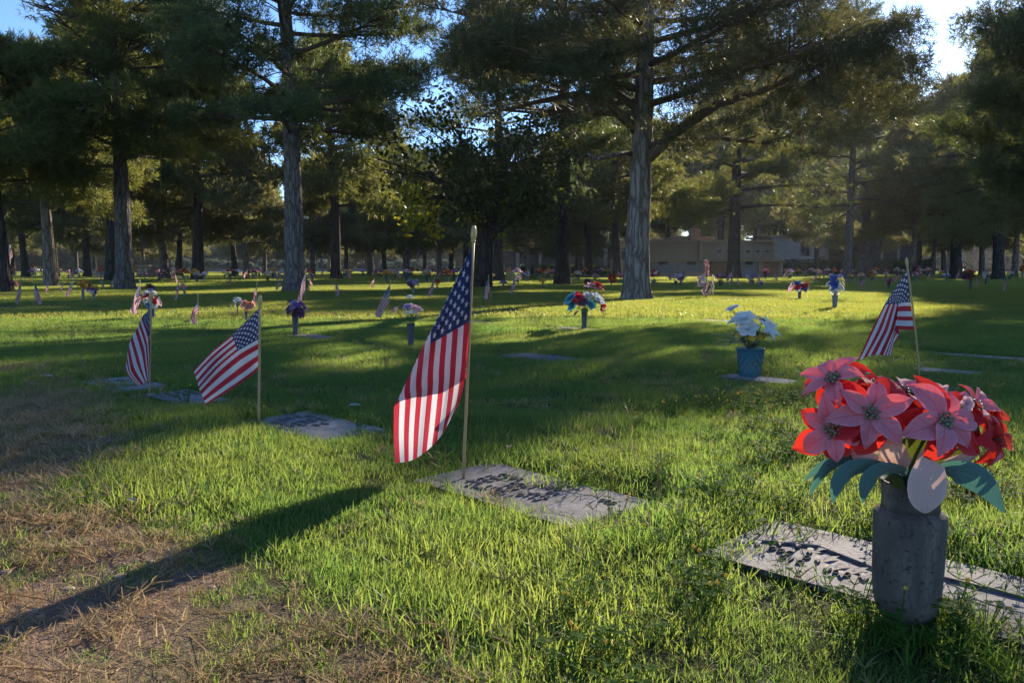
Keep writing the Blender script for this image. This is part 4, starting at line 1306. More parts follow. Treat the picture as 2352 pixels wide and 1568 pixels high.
    def bract_mesh(L, W, tilt, curl, asym, mat, name='petal', n=9, s_=7, tipw=0):
        vs = []; uvs = []; fs = []
        for i in range(n + 1):
            s = i / n
            w = W * .5 * (math.sin(PI * s ** .85)) ** 1.08 if 0 < i < n else W * .03
            if tipw and s > .5: w = max(w, W * .5 * math.sqrt(max(0, 1 - ((s - .5) / .5) ** 2)) * tipw)
            ang = tilt - curl * s
            X = L * s * math.cos(ang * .8 + .2 * ang); Z = L * s * math.sin(tilt - curl * s * .6)
            for j in range(s_):
                q = j / (s_ - 1) * 2 - 1
                yy = q * w + asym * math.sin(PI * s) * W * .2
                zz = Z + (abs(q) ** 1.2) * w * (.42 + .3 * asym) + .026 * L * math.sin(s * 9 + q * 3 + asym * 9) + asym * .5 * q * w * s
                vs.append((X, yy, zz)); uvs.append((s * .98 + .01, j / (s_ - 1) * .98 + .01))
        for i in range(n):
            for j in range(s_ - 1):
                a = i * s_ + j; fs.append((a, a + s_, a + s_ + 1, a + 1))
        mb = MB(); mb.add(vs, fs, 0, uvs)
        return mb.mesh(name, mat)
    def pflower(cx, cy, rpx, nrm, roll, dy, mats=(MP, MP2), beads=True, n1=6, n2=5):
        p = at(cx, cy, Y + dy) - c0
        q = (Vector(nrm).normalized().to_track_quat('Z', 'Y') @ Matrix.Rotation(roll, 3, 'Z').to_quaternion())
        f = empty('poinsettia', (0, 0, 0)); f.parent = B; f.location = p; f.rotation_euler = q.to_euler()
        for key in ('label', 'category', 'group'):
            if key in f: del f[key]
        Rm = rpx * k * 1.12
        for ring, n, ls, tl in ((0, n1, 1.0, .38), (1, n2, 1.26, -.02)):
            for i in range(n):
                L = Rm * ls * (.82 + .3 * rr_.random())
                me = bract_mesh(L, L * (.45 + .1 * rr_.random()), tl + (rr_.random() - .3) * .5, .4 + rr_.random() * .7, (rr_.random() - .5) * .8, mats[ring])
                obj_from('petal', me, f, (0, 0, -.002 - .004 * ring), (0, 0, 2 * PI * (i + .5 * ring + .25 * (rr_.random() - .5)) / n))
        if beads:
            for i in range(15):
                a = i * 2.4; q_ = math.sqrt(i / 15) * .014
                obj_from('bead', bead_me, f, (q_ * math.cos(a), q_ * math.sin(a), .005 + .004 * rr_.random()), None, .6 + .35 * rr_.random())
        MB().tube([Vector((0, 0, 0)), Vector((0, 0, -.03))], .002, 6).obj('stem', M_green, f)
        return p, q
    heads = [(1998, 949, 90, (-.12, -1, .42), .3, -.055), (2168, 967, 98, (.10, -1, .50), 1.2, -.055), (1914, 987, 82, (-.45, -.9, .10), .7, -.03),
             (1915, 872, 76, (-.55, -.35, .75), .2, .0), (2018, 888, 78, (-.02, -.15, 1), .9, .045), (2088, 905, 70, (.1, -.3, .9), .1, .02), (2147, 905, 72, (.15, -.2, 1), .4, .055),
             (2240, 932, 64, (.6, -.45, .7), .3, .01), (2288, 1008, 76, (.85, -.35, .15), 1.0, .0), (1935, 930, 64, (-.5, -.2, .6), .8, .05), (2085, 952, 56, (.0, -.8, .5), .5, .01), (1950, 1035, 50, (-.4, -.9, -.2), .4, .01), (2225, 975, 52, (.5, -.8, .3), .4, .0), (2282, 958, 58, (.9, -.1, .5), .9, .04)]
    st = MB(); mouth = at(2078, 1112, Y) - c0
    for i, hd in enumerate(heads):
        p, q = pflower(*hd, mats=(MP, MP2) if i in (0, 1, 2, 5, 7) else ((MP2, MP2) if i in (9, 10, 11, 12, 4) else (MP, MP2)))
        back = Vector(p) + (q @ Vector((0, 0, -.03)))
        st.tube([mouth, Vector(mouth) * .5 + back * .5 + Vector((0, 0, .01)), back], .0022, 6)
    st.obj('stems', M_green, B)
    # small pink flower
    o = obj_from('small_pink_flower', flower_mesh('open', pet('palepink'), True), B, at(2220, 927, Y - .03) - c0, Vector((.2, -1, .2)).to_track_quat('Z', 'Y').to_euler(), .014)
    o = obj_from('small_white_flower', flower_mesh('open', pet('cream'), True), B, at(2058, 1000, Y - .0) - c0, Vector((0, -1, .3)).to_track_quat('Z', 'Y').to_euler(), .014)
    # large cream petals and leaves: strips along pixel paths
    def strip(path, widths, mat, name, cupd=.2):
        vs = []; uvs = []; fs = []; n = len(path); N = 12; s_ = 7
        P = [at(x_, y_, Y + d_) - c0 for x_, y_, d_ in path]
        T = np.linspace(0, 1, n)
        knots = [(T[i], *P[i]) for i in range(n)]
        wk = [(T[i], widths[i] * k, 0, 0) for i in range(n)]
        pts = [pl(knots, i / N) for i in range(N + 1)]
        for i in range(N + 1):
            s = i / N; w = max(.0004, pl(wk, s)[0] * .5)
            tdir = unit(pts[min(i + 1, N)] - pts[max(i - 1, 0)])
            sd = unit(np.cross(tdir, np.array([0, 1.0, .25]))); nn = np.cross(sd, tdir)
            for j in range(s_):
                q = j / (s_ - 1) * 2 - 1
                vs.append(pts[i] + sd * q * w + nn * (q * q) * w * cupd); uvs.append((s * .98 + .01, j / (s_ - 1) * .98 + .01))
        for i in range(N):
            for j in range(s_ - 1):
                a = i * s_ + j; fs.append((a, a + s_, a + s_ + 1, a + 1))
        mb = MB(); mb.add(vs, fs, 0, uvs); return mb.obj(name, mat, B)
    strip([(2146, 1060, -.080), (2140, 1085, -.086), (2133, 1115, -.090), (2129, 1145, -.092), (2128, 1166, -.092), (2127, 1178, -.090)], [60, 86, 92, 78, 48, 10], MC, 'petal', .1)
    strip([(2020, 1040, .0), (2005, 1020, -.03), (1990, 1000, -.04), (1985, 972, -.02)], [30, 62, 60, 12], MC, 'petal', .5)
    strip([(2085, 1072, -.01), (2062, 1050, -.03), (2042, 1020, -.03), (2030, 990, -.01)], [36, 58, 44, 10], MC, 'petal', .4)
    strip([(2035, 1075, .0), (2005, 1065, -.02), (1975, 1050, -.02), (1950, 1030, .0)], [30, 44, 40, 8], MC, 'petal', .4)
    strip([(2120, 1080, .0), (2135, 1062, -.02), (2145, 1040, -.02), (2150, 1010, .01)], [36, 52, 44, 10], MC, 'petal', .4)
    strip([(2150, 1082, .0), (2180, 1076, -.02), (2215, 1062, -.02), (2248, 1042, .0)], [20, 44, 42, 8], MC, 'petal', .3)
    # teal leaves
    strip([(2060, 1085, .0), (2010, 1070, -.03), (1955, 1078, -.05), (1925, 1110, -.05), (1913, 1155, -.045)], [22, 30, 46, 36, 4], MT, 'leaf', .15)
    strip([(2085, 1088, .0), (2050, 1076, -.04), (2010, 1086, -.06), (1990, 1115, -.06), (1981, 1155, -.055)], [20, 28, 40, 34, 4], MT, 'leaf', .15)
    strip([(2020, 1075, .02), (1950, 1056, .0), (1905, 1062, -.01), (1875, 1080, -.01), (1846, 1105, .0)], [12, 24, 24, 20, 3], MT, 'leaf', .15)
    strip([(1960, 1060, .0), (1920, 1066, -.01), (1890, 1088, -.02), (1872, 1112, -.02), (1861, 1138, -.01)], [10, 20, 24, 18, 3], MT, 'leaf', .15)
    strip([(2130, 1085, .0), (2180, 1082, -.04), (2230, 1092, -.05), (2272, 1125, -.05), (2307, 1176, -.045)], [26, 50, 62, 46, 5], MT, 'leaf', .12)
    strip([(2075, 1070, .0), (2095, 1040, -.01), (2110, 1025, -.01), (2138, 1018, -.01)], [16, 44, 48, 8], MO, 'leaf', .3)
    strip([(2120, 1080, .03), (2200, 1040, .02), (2240, 1020, .02), (2270, 1010, .02)], [14, 40, 40, 8], MO, 'leaf', .3)
    strip([(2030, 1090, .02), (2045, 1100, -.03), (2060, 1110, -.04), (2075, 1122, -.045)], [10, 26, 26, 6], MO, 'leaf', .3)
    # storage ring in the marker
    ring = MB(); pr = []
    cxr, cyr = flat(2152, 1404)
    for i in range(33):
        a = 2 * PI * i / 32; pr.append((cxr + .026 * math.cos(a), cyr + .026 * math.sin(a), MK[1][4] + .012))
    ring.tube(pr, .0035, 8)
    o = ring.obj('vase_ring', simple('tarnished_ring', (.10, .09, .085), .8, .2, 0)); tag(o, 'round metal vase well ring set in the nearest marker beside the bronze vase', 'vase ring')
poinsettia()

# ------------------------------------------------------------ grave markers
def marker_mat(name, a, b):
    m = NT(name); co = m.coord('Object')
    n1 = m.noise(6, 4, co); n2 = m.noise(120, 4, co); n3 = m.noise(2.5, 3, co)
    c = m.mix(n1, a, b); n5 = m.noise(26, 5, co, dist=1.0)
    c = m.mix(m.ramp(n5, [(.5, (0, 0, 0)), (.66, (1, 1, 1))]), c, tuple(x * .45 + .01 for x in a)); c = m.mix(m.ramp(n3, [(.5, (0, 0, 0)), (.8, (1, 1, 1))]), c, tuple(x * .6 for x in a))
    return m.done(m.prin(c, .8, .2, m.bump(m.math('ADD', n2, m.math('MULTIPLY', m.noise(14, 3, co), 2.0)), .5, .004), .1))
M_mk = marker_mat('mauve_grey_bronze', (.15, .135, .14), (.21, .19, .195))
M_mk2 = marker_mat('pale_granite', (.20, .20, .205), (.29, .285, .285))
M_let = simple('dark_raised_letter', (.14, .125, .125), .5, .4, .3)
M_let2 = simple('worn_raised_letter', (.11, .10, .10), .9, .1, 0)
def glyph(mb, g, x, y, h, th=.0045):
    w = h * .62; s = h * .125
    def bar(x0, y0, x1, y1):
        d = Vector((x1 - x0, y1 - y0, 0)); L = d.length; a = math.atan2(d.y, d.x)
        T = Matrix.Translation((x + x0, y + y0, 0)) @ Matrix.Rotation(a, 4, 'Z')
        mb.box(-s * .3, L + s * .3, -s / 2, s / 2, 0, th, T=T)
    if g == 'I': bar(w / 2, 0, w / 2, h)
    elif g == 'L': bar(0, 0, 0, h); bar(0, 0, w, 0)
    elif g == 'T': bar(w / 2, 0, w / 2, h); bar(0, h, w, h)
    elif g == 'E': bar(0, 0, 0, h); bar(0, 0, w, 0); bar(0, h / 2, w * .8, h / 2); bar(0, h, w, h)
    elif g == 'N': bar(0, 0, 0, h); bar(0, h, w, 0); bar(w, 0, w, h)
    elif g == 'A': bar(0, 0, w / 2, h); bar(w / 2, h, w, 0); bar(w * .25, h * .4, w * .75, h * .4)
    elif g == '+': bar(w / 2, -h * .3, w / 2, h * 1.1); bar(-w * .2, h * .65, w * 1.2, h * .65)
    elif g in 'OCJ':
        n = 14; a0, a1 = {'O': (0, 2 * PI), 'C': (.9, 2 * PI - .9), 'J': (PI, 2 * PI)}[g]
        pts = [(w / 2 + w * .5 * math.cos(a0 + (a1 - a0) * i / n), h / 2 + h * .5 * math.sin(a0 + (a1 - a0) * i / n)) for i in range(n + 1)]
        for p, q in zip(pts[:-1], pts[1:]): bar(*p, *q)
        if g == 'J': bar(w, h / 2, w, h)
ang = math.atan2(AX[1], AX[0])
def marker(i, label, mat, rows=None, lm=M_let, hh=.022, emblem=None):
    m = MK[i]
    t = empty('grave_marker', (m[0], m[1], m[4]), ang, label, 'grave marker', 'flush grave markers in the lawn')
    L, W = m[2], m[3]
    mb = MB()
    # slab with rounded top edge
    n = []
    for (ex, z) in ((0, -.05), (0, .002), (-.004, .006), (-.010, .008)):
        n.append([(-L - ex * -1, -W - ex * -1, z), (L + ex, -W - ex * -1, z), (L + ex, W + ex, z), (-L - ex * -1, W + ex, z)])
    vs = [p for r_ in n for p in r_]; fs = []
    for a in range(3):
        for b in range(4): fs.append((a * 4 + b, a * 4 + (b + 1) % 4, (a + 1) * 4 + (b + 1) % 4, (a + 1) * 4 + b))
    fs.append((12, 13, 14, 15)); mb.add(vs, fs); mb.obj('slab', mat, t, smooth=False)
    r = random.Random(i)
    if rows:
        cache = {}
        for (y, x0, txt, h) in rows:
            x = x0
            for ch in txt:
                if ch != ' ':
                    if (ch, h) not in cache:
                        g = MB(); glyph(g, ch, 0, 0, h); cache[(ch, h)] = g.mesh('raised_letter', lm, False)
                    obj_from('raised_letter', cache[(ch, h)], t, (x, y, .0078))
                x += h * .95
    if emblem:
        emblem(t)
    return t
rw = [(.072, .02, '+', .045), (.040, -.18, 'CLOI  JNEO', .026), (.002, -.20, 'ION  AOLI  OI', .024), (-.036, -.19, 'COI  IOJ  JOIL', .022), (-.072, -.20, 'JIO IIOJ  OIIJ', .022), (-.105, -.16, 'LINO AOI', .02), (.05, .20, 'OCO', .02)]
marker(0, 'flat mauve-grey marker with raised letters at the foot of the large flag', M_mk, rw)
def emb(t):
    # raised border, relief branches and ribbon
    r = random.Random(2)
    for k in range(16):
        a = -.46 + k * .017
        mb = MB(); petal(mb, .045, .014, .25, 1.2 if k % 2 else -1.2, .3, (0, 0, 0), nseg=3, side=3)
        mb.obj('relief_leaf', M_mk, t).location = (a, -.02 + .05 * math.sin(k * .4), .010)
    MB().tube([(-.47, -.03, .009), (-.35, .03, .011), (-.2, -.02, .010)], .004, 6).obj('relief_stem', M_mk, t)
    MB().box(-.10, .12, .03, .085, .0078, .014).obj('relief_scroll', M_mk, t, smooth=False)
marker(1, 'long flat marker with raised letters and leaf relief under the poinsettias', M_mk,
       [(-.06, -.42, 'OOC O', .020), (-.095, -.38, 'OIO  OCO I', .020), (-.10, -.10, 'JOC', .03), (-.02, .10, 'NIL', .085), (-.10, .22, 'LION', .03), (.08, .14, 'EA', .04)], M_let2, emblem=emb)
marker(2, 'bluish shaded marker with rows of dark letters left of the large flag', M_mk2, [(.06, -.18, 'OIJ ANIL', .022), (.02, -.20, 'COI  NIO  JO', .022), (-.02, -.20, 'IOJ  COIL IO', .022), (-.06, -.18, 'JIO  OIIN', .022), (-.10, -.15, 'LINO IO', .022)])
marker(3, 'marker in shade under the tip of the flag stretched to the left', M_mk2, [(.05, -.17, 'COLI NO', .022), (.0, -.18, 'NIO  COI', .022), (-.05, -.17, 'IOJ OIL', .022)])
marker(4, 'pale marker behind the narrow folded flag', M_mk2, [(.0, -.15, 'NOIL', .022)])
marker(5, 'thin grey marker strip in the shaded lawn right of the large flag', M_mk)
marker(6, 'pale marker under the blue-green lattice vase', M_mk2)
marker(7, 'long bright marker edge in the shade at the right edge', M_mk2)
marker(8, 'small bright marker behind the poinsettias', M_mk2)
marker(9, 'marker at the foot of the dark purple bouquet', M_mk)
marker(10, 'marker at the foot of the red, white and blue bouquet', M_mk)
marker(11, 'pale marker edge behind the white and yellow flowers', M_mk2)
marker(12, 'pale marker just right of the large flag on sunny grass', M_mk2)

# ------------------------------------------------------------ buildings
M_stucco = simple('beige_stucco', (.36, .28, .205), .85, .2, var=.12, scale=3)
M_trim = simple('tan_trim', (.42, .32, .22), .8, .2, var=.1, scale=3)
M_gran = simple('grey_granite_front', (.19, .18, .20), .35, .5, var=.2, scale=20)
M_gran2 = simple('brown_granite_front', (.30, .24, .19), .4, .5, var=.2, scale=20)
M_plaque = simple('dark_plaque', (.05, .045, .045), .5, .4, .3)
def brick_mat(name, a, b, mo, sc, w=.5, h=.2):
    m = NT(name); co = m.coord('Object')
    mp = m.n('ShaderNodeMapping'); m.t.links.new(co, mp.inputs['Vector']); mp.inputs['Rotation'].default_value = (PI / 2, 0, 0)
    br = m.n('ShaderNodeTexBrick'); m.t.links.new(mp.outputs[0], br.inputs['Vector'])
    for k_, v_ in (('Color1', a), ('Color2', b), ('Mortar', mo)): br.inputs[k_].default_value = (*v_, 1)
    br.inputs['Scale'].default_value = sc; br.inputs['Brick Width'].default_value = w; br.inputs['Row Height'].default_value = h; br.inputs['Mortar Size'].default_value = .02
    n = m.noise(4, 4, co)
    c = m.mix(m.math('MULTIPLY', n, .6), br.outputs['Color'], tuple(x * .5 for x in a))
    return m.done(m.prin(c, .85, .2, m.bump(br.outputs['Fac'], -.5, .02)))
M_brick = brick_mat('brown_brick', (.36, .20, .12), (.45, .27, .17), (.28, .22, .17), 3)
M_stone = brick_mat('pale_stacked_stone', (.45, .41, .38), (.56, .52, .47), (.42, .38, .35), 1.2, .7, .22)

def local_box(t, name, x0, x1, y0, y1, z0, z1, mat):
    return MB().box(x0, x1, y0, y1, z0, z1).obj(name, mat, t, smooth=False)

def columbarium():
    Y = 62.0; k = Y / F
    X = lambda px: (px - CX) * k
    Z = lambda py: CAMH + (HOR - py) * k
    xc = X(1632)
    t = empty('niche_building', (xc, Y, 0), 0, 'low beige columbarium with granite niche fronts behind the big pale trunk', 'building')
    zb, zl, zt = 0.0, Z(600), Z(556)
    # left wing: recedes slightly to the left, corner nearest at px 1632
    xl = X(1418) - xc; xr = X(1777) - xc; xr2 = X(1797) - xc
    local_box(t, 'wall', xl + 2.2, -.9, .6, 6.5, zl + .12, zt, M_stucco)
    local_box(t, 'wall', -.85, xr, .3, 6.4, zl + .13, zt - .02, M_stucco)
    local_box(t, 'roof_cap', xl + 2.0, -.95, .45, 6.7, zt, zt + .14, M_trim)
    local_box(t, 'roof_cap', -.93, xr + .1, .1, 6.6, zt - .01, zt + .13, M_trim)
    local_box(t, 'ledge', xl + 2.1, -.9, .25, 6.4, zl - .02, zl + .10, M_trim)
    local_box(t, 'ledge', -.88, xr2 + .05, -.25, 6.3, zl - .01, zl + .11, M_trim)
    local_box(t, 'wall', xl + 2.25, xr2, .6, 6.2, zb - .3, zl - .03, M_stucco)
    local_box(t, 'plinth', xl + 2.2, -.4, .3, .59, zb - .3, .28, M_trim)
    local_box(t, 'wall', xl, xl + 2.0, .2, 5, zb - .3, Z(596), M_trim)
    # dark crypt fronts on the left wing
    w0, w1 = X(1492) - xc, -.35
    mid = X(1557) - xc
    for a, b_ in ((w0 - 2.2, w0 - .05), (w0, mid - .03), (mid + .03, w1 - .05)):
        pn = local_box(t, 'crypt_front', a, b_, .50, .58, .32, zl - .08, M_gran)
        mm = (a + b_) / 2
        local_box(pn, 'plaque', mm - .35, mm + .35, .46, .495, .9, 1.15, M_plaque)
    # upper niches on the right wing
    nx = [1640, 1662, 1684, 1706, 1728, 1750, 1771]
    for a, b_ in zip(nx[:-1], nx[1:]):
        x0, x1 = X(a) - xc + .03, X(b_) - xc - .03
        pn = local_box(t, 'niche_front', x0, x1, .24, .295, zl + .25, zt - .22, M_gran2)
        mm = (x0 + x1) / 2
        local_box(pn, 'plaque', mm - .14, mm + .14, .2, .236, (zl + zt) / 2 - .05, (zl + zt) / 2 + .08, M_plaque)
    local_box(t, 'corner_post', -.9, -.70, .12, .28, zl + .13, zt - .03, M_trim)
    local_box(t, 'corner_post', xr - .16, xr + .02, .12, .28, zl + .13, zt - .03, M_trim)
    # lower right: brick, post, granite, post, brick
    def part(name, a, b_, m, y=.4, d=.15): local_box(t, name, X(a) - xc, X(b_) - xc, y, y + d, .0, zl - .02, m)
    part('brick_panel', 1634, 1676, M_brick); part('post', 1677, 1700, M_trim, .25)
    part('granite_front', 1702, 1741, M_gran); part('post', 1743, 1752, M_trim, .25); part('brick_panel', 1753, 1790, M_brick, .42); part('post', 1791, 1797, M_trim, .2)
    local_box(t, 'plaque', X(1713) - xc, X(1730) - xc, .36, .395, .9, 1.2, M_plaque)
    # little brick block on the roof behind
    local_box(t, 'brick_block', X(1562) - xc, X(1660) - xc, 3, 6, zt + .15, zt + .15 + 12 * k, M_brick)
    local_box(t, 'roof_post', X(1597) - xc, X(1619) - xc, 2, 2.8, zt + .15, zt + .15 + 30 * k, M_brick)
columbarium()

def chapel():
    Y = 95.0; k = Y / F
    X = lambda px: (px - CX) * k
    Z = lambda py: CAMH + (HOR - py) * k
    xc = X(1900)
    t = empty('stone_chapel', (xc, Y, 0), 0, 'pale stacked-stone building with narrow dark window behind the niche building', 'building')
    x = lambda px: X(px) - xc
    M_dark = simple('dark_purple_wall', (.10, .08, .09), .8, .2, var=.15, scale=1)
    M_glass = simple('dark_window_glass', (.03, .03, .04), .2, .6)
    local_box(t, 'wall', x(1770), x(1834), 0, 8, -.2, Z(545), M_stone)
    local_box(t, 'wall', x(1857), x(1893), 0, 8, -.2, Z(545), M_stone)
    local_box(t, 'wall', x(1834), x(1857), 0, 8, -.2, Z(588), M_stone)
    w = local_box(t, 'window', x(1835), x(1856), .25, .35, Z(588), Z(545), M_glass)
    local_box(w, 'frame', x(1833), x(1835.2), -.1, .3, Z(588), Z(545), M_stucco); local_box(w, 'frame', x(1855.8), x(1858), -.1, .3, Z(588), Z(545), M_stucco)
    local_box(t, 'low_window', x(1868), x(1889), -.08, -.01, Z(606), Z(588), M_glass)
    local_box(t, 'pilaster', x(1890), x(1896), -.3, .0, -.2, Z(543), M_stucco); local_box(t, 'pilaster', x(1765), x(1771), -.3, .0, -.2, Z(543), M_stucco)
    local_box(t, 'roof_cap', x(1760), x(2110), -.5, 9, Z(545), Z(541), M_stucco)
    local_box(t, 'wing_wall', x(1896), x(2105), 1.5, 9, -.2, Z(545.5), M_dark)
    for q in (1945, 1993, 2030, 2068): local_box(t, 'pilaster', x(q), x(q + 5), 1.2, 1.49, -.2, Z(546), M_stucco)
    b = empty('mausoleum_wing', (X(1150), Y + 20, 0), 0, 'long low dark building behind the hedge and trees left of the big pale trunk', 'building')
    k2 = (Y + 20) / F
    x2 = lambda px: (px - 1176) * k2 - X(1150)
    z2 = lambda py: CAMH + (HOR - py) * k2
    local_box(b, 'wall', x2(1130), x2(1440), 0, 6, -.2, z2(578), M_dark)
    local_box(b, 'roof_cap', x2(1125), x2(1445), -.4, 6.3, z2(578), z2(574), M_stucco)
    for q in range(6):
        a = 1135 + q * 50
        local_box(b, 'pilaster', x2(a), x2(a + 8), -.3, -.01, -.2, z2(578.5), M_stucco)
        local_box(b, 'window', x2(a + 16), x2(a + 40), -.06, -.01, z2(608), z2(588), M_glass)
chapel()

M_hedge = needle_mat('hedge_leaves', (.025, .045, .015), (.035, .055, .018), (.04, .05, .02), (.10, .14, .03), .35)
def hedge(px0, px1, Y, top, label, mat=M_hedge, name='clipped_hedge', d=1.2, dens=170, jag=.06):
    k = Y / F; x0 = (px0 - CX) * k; x1 = (px1 - CX) * k; z = CAMH + (HOR - top) * k
    r = np.random.default_rng(int(px0) + 5)
    t = empty(name, ((x0 + x1) / 2, Y, 0), 0, label, 'hedge' if 'hedge' in name else 'shrub')
    L = (x1 - x0)
    hb = MB(); hb.box(-L / 2 + .15, L / 2 - .15, .15, d - .15, -.1, z - .15); hb.obj('core', M_hedge, t, smooth=False)
    n = int(dens * L)
    C = np.stack([r.uniform(-L / 2, L / 2, n), r.uniform(0, d, n), r.uniform(0, z, n)], 1)
    sel = r.integers(0, 3, n)
    C[sel == 0, 2] = z + r.normal(size=(sel == 0).sum()) * jag; C[sel == 1, 1] = 0 + r.normal(size=(sel == 1).sum()) * jag
    V = needles(C, unit(r.normal(size=(n, 3))), 2, .13, .09, r)
    obj_from('leaves', tri_mesh('leaves', V, mat), t)
hedge(1193, 1346, 88, 609, 'clipped hedge with sunlit top left of the slender dark pine')
hedge(1352, 1412, 86, 609, 'short clipped hedge just left of the big pale trunk')
hedge(1800, 1925, 85, 598, 'left part of the clipped hedge before the stone chapel')
hedge(1926, 2150, 85, 597, 'long clipped hedge behind the forked pine')
M_sage = needle_mat('blue_green_shrub', (.09, .13, .11), (.12, .16, .12), (.14, .16, .10), (.16, .22, .14), .3)
def shrub_row():
    r = np.random.default_rng(3)
    L_ = []
    for i in range(16):
        px = 432 + i * 30 + r.random() * 10 if i < 12 else 880 + (i - 12) * 45
        Y = 160; k = Y / F
        x = (px - CX) * k
        t = empty('shrub', (x, Y, 0), 0, 'blue-green shrub in the far row seen between the trunks at left', 'shrub', 'far blue-green shrubs')
        t['label'] = 'blue-green shrub in the far row ' + zone(px)
        L_.append((px, t))
        cl = [(np.array([r.normal() * .9, r.normal() * .5, .4 + r.random() * 1.6]), .8) for _ in range(9)]
        obj_from('foliage', make_crown_mesh('foliage', cl, M_sage, r, 12, 6, .4, .16, cull=False), t)
        MB().tube([(0, 0, -.1), (0, 0, 1)], .06, 6).obj('stem', M_twig, t)
    spread_labels(L_)
    w = MB(); w.box(-62, -18, 0, .3, -.2, .55)
    o = w.obj('low_wall', M_mk2, smooth=False); o.location = (0, 150, 0)
    tag(o, 'long low pale wall in front of the far blue-green shrubs', 'wall')
shrub_row()
def low_walls():
    for (a, b_, Y, top, mat, nm, lab) in ((206, 268, 75, 622, M_brick, 'brick_wall', 'low brown brick wall left of the brown-trunked pine'), (318, 345, 60, 611, M_brick, 'niche_block', 'square brown niche block right of the brown-trunked pine'),
                                 (352, 372, 62, 614, M_brick, 'niche_block', 'smaller brown niche block further right'), (246, 268, 70, 612, M_gran2, 'niche_block', 'tall pale niche block left of the brown-trunked pine')):
        k = Y / F; x0 = (a - CX) * k; x1 = (b_ - CX) * k; z = CAMH + (HOR - top) * k
        t = empty(nm, ((x0 + x1) / 2, Y, 0), 0, lab, 'wall' if nm == 'brick_wall' else 'niche block')
        L = x1 - x0
        local_box(t, 'body', -L / 2, L / 2, 0, 1, -.2, z, mat)
        local_box(t, 'cap', -L / 2 - .06, L / 2 + .06, -.06, 1.06, z, z + .08, M_trim)
        for q in range(2): local_box(t, 'niche_front', -L / 2 + .1 + q * L / 2, -.1 + q * L / 2, -.035, -.005, z * .25, z * .8, M_gran2)
low_walls()
# tan box on the lawn
b = hit(1172, 645)
t = empty('stone_box', b, 0, 'square tan stone pedestal box on the lawn right of the large flag', 'pedestal')
k = b[1] / F
M_tan = simple('tan_stone', (.48, .34, .16), .85, .2, var=.15, scale=6)
local_box(t, 'body', -10 * k, 10 * k, 0, 20 * k, -.1, 21 * k, M_tan)
local_box(t, 'cap', -10.6 * k, 10.6 * k, -.5 * k, 20.6 * k, 21 * k, 23 * k, M_tan)
MB().lathe([(.1 * k * 10, 0), (.05, .05), (.03, .2)], 12).obj('stub', M_tan, t).location = (-1 * k, 8 * k, 23 * k)

# tall far flag poles with drooping red flags
for (px, top, base, sd, lab) in ((1213, 575, 632, -1, 'limp red and white flag on a thin pole above the clipped hedge'), (1333, 586, 632, -1, 'limp flag on a thin pole right of the slender dark pine'), (1395, 588, 632, -1, 'limp flag on a thin pole near the big pale trunk'),
                            (741, 586, 634, -1, 'limp red flag on a thin pole right of the tall grey trunk'), (1006, 578, 634, -1, 'limp red flag on a thin pole left of the large flag'), (962, 572, 634, -1, 'tiny limp flag on a thin pole among far trunks'), (22, 566, 660, 1, 'red and white flag hanging by the trunk at the left edge')):
    b = hit(px, base); b[2] = float(Hgt(b[0], b[1])); Y = b[1]; k = Y / F
    t = empty('tall_flag', b, 0, lab, 'flag', 'tall poles with limp flags')
    e = at(px, top - 4, Y) - b
    MB().tube([Vector((0, 0, -.1)), Vector(e)], .02, 6).obj('pole', M_steel, t)
    ev = lattice([0, .5, 1], [0, .5, 1], [[(px, top + 14, 0), (px, top + 7, 0), (px, top, 0)], [(px + sd * 2.5, top + 22, .05), (px + sd * 5, top + 17, -.1), (px + sd * 4, top + 8, .05)], [(px + sd * 2, top + 28, 0), (px + sd * 5, top + 27, -.1), (px + sd * 7, top + 22, 0)]])
    flag_cloth_obj(lambda u, v: at(*ev(u, v)[:2], Y + ev(u, v)[2]), t, b)

# ------------------------------------------------------------ far flower arrangements, single small meshes
def far_bouquet_meshes():
    out = []
    combos = [('pink', 'white'), ('red', 'white'), ('yellow', 'orange'), ('white', 'lilac'), ('plum', 'pink'), ('orange', 'red'), ('purple', 'pink'), ('blue', 'white'), ('palepink', 'cream'), ('red', 'pink'), ('peach', 'cream'), ('rust', 'yellow')]
    for i, (a, b_) in enumerate(combos):
        r = random.Random(i); mb = MB()
        hv = .14 + .06 * r.random()
        mb.lathe([(.035, 0), (.045, hv * .6), (.06, hv), (.05, hv)], 8, mi=0)
        for k in range(11):
            an = k * 2.4; q = math.sqrt(k / 11) * .13; c = (q * math.cos(an), q * math.sin(an), hv + .07 + .1 * (1 - (q / .13) ** 2) + r.random() * .04)
            s = .045 + .02 * r.random()
            mb.lathe([(.2 * s, -s * .6), (s, -.1 * s), (s * .8, .5 * s), (.2 * s, .7 * s)], 6, c, mi=1 + (k % 2))
        for k in range(9): petal(mb, .12, .05, .1 + r.random() * .7, k * .7, .4, (0, 0, hv + .02), 3, nseg=2, side=3)
        me = mb.mesh('flower_arrangement', [M_vase2 if i % 2 else M_vase, pet(a), pet(b_), M_green], False)
        out.append((me, f'{a} and {b_}'))
    return out
FB = far_bouquet_meshes()
names = {'palepink': 'pale pink', 'lilac': 'lilac', 'plum': 'dark plum'}
r = random.Random(99)
fbq = []; ffl = []
rows = []
for i in range(200):
    px = -40 + 2440 * r.random()
    u = r.random()
    if px < 1400: py = 634 + 17 * u ** 2.2
    elif px < 1800: py = 646 + 12 * u if u > .75 else None
    else: py = 633.5 + 20 * u ** 2.4
    if py is None: continue
    rows.append((px, py))
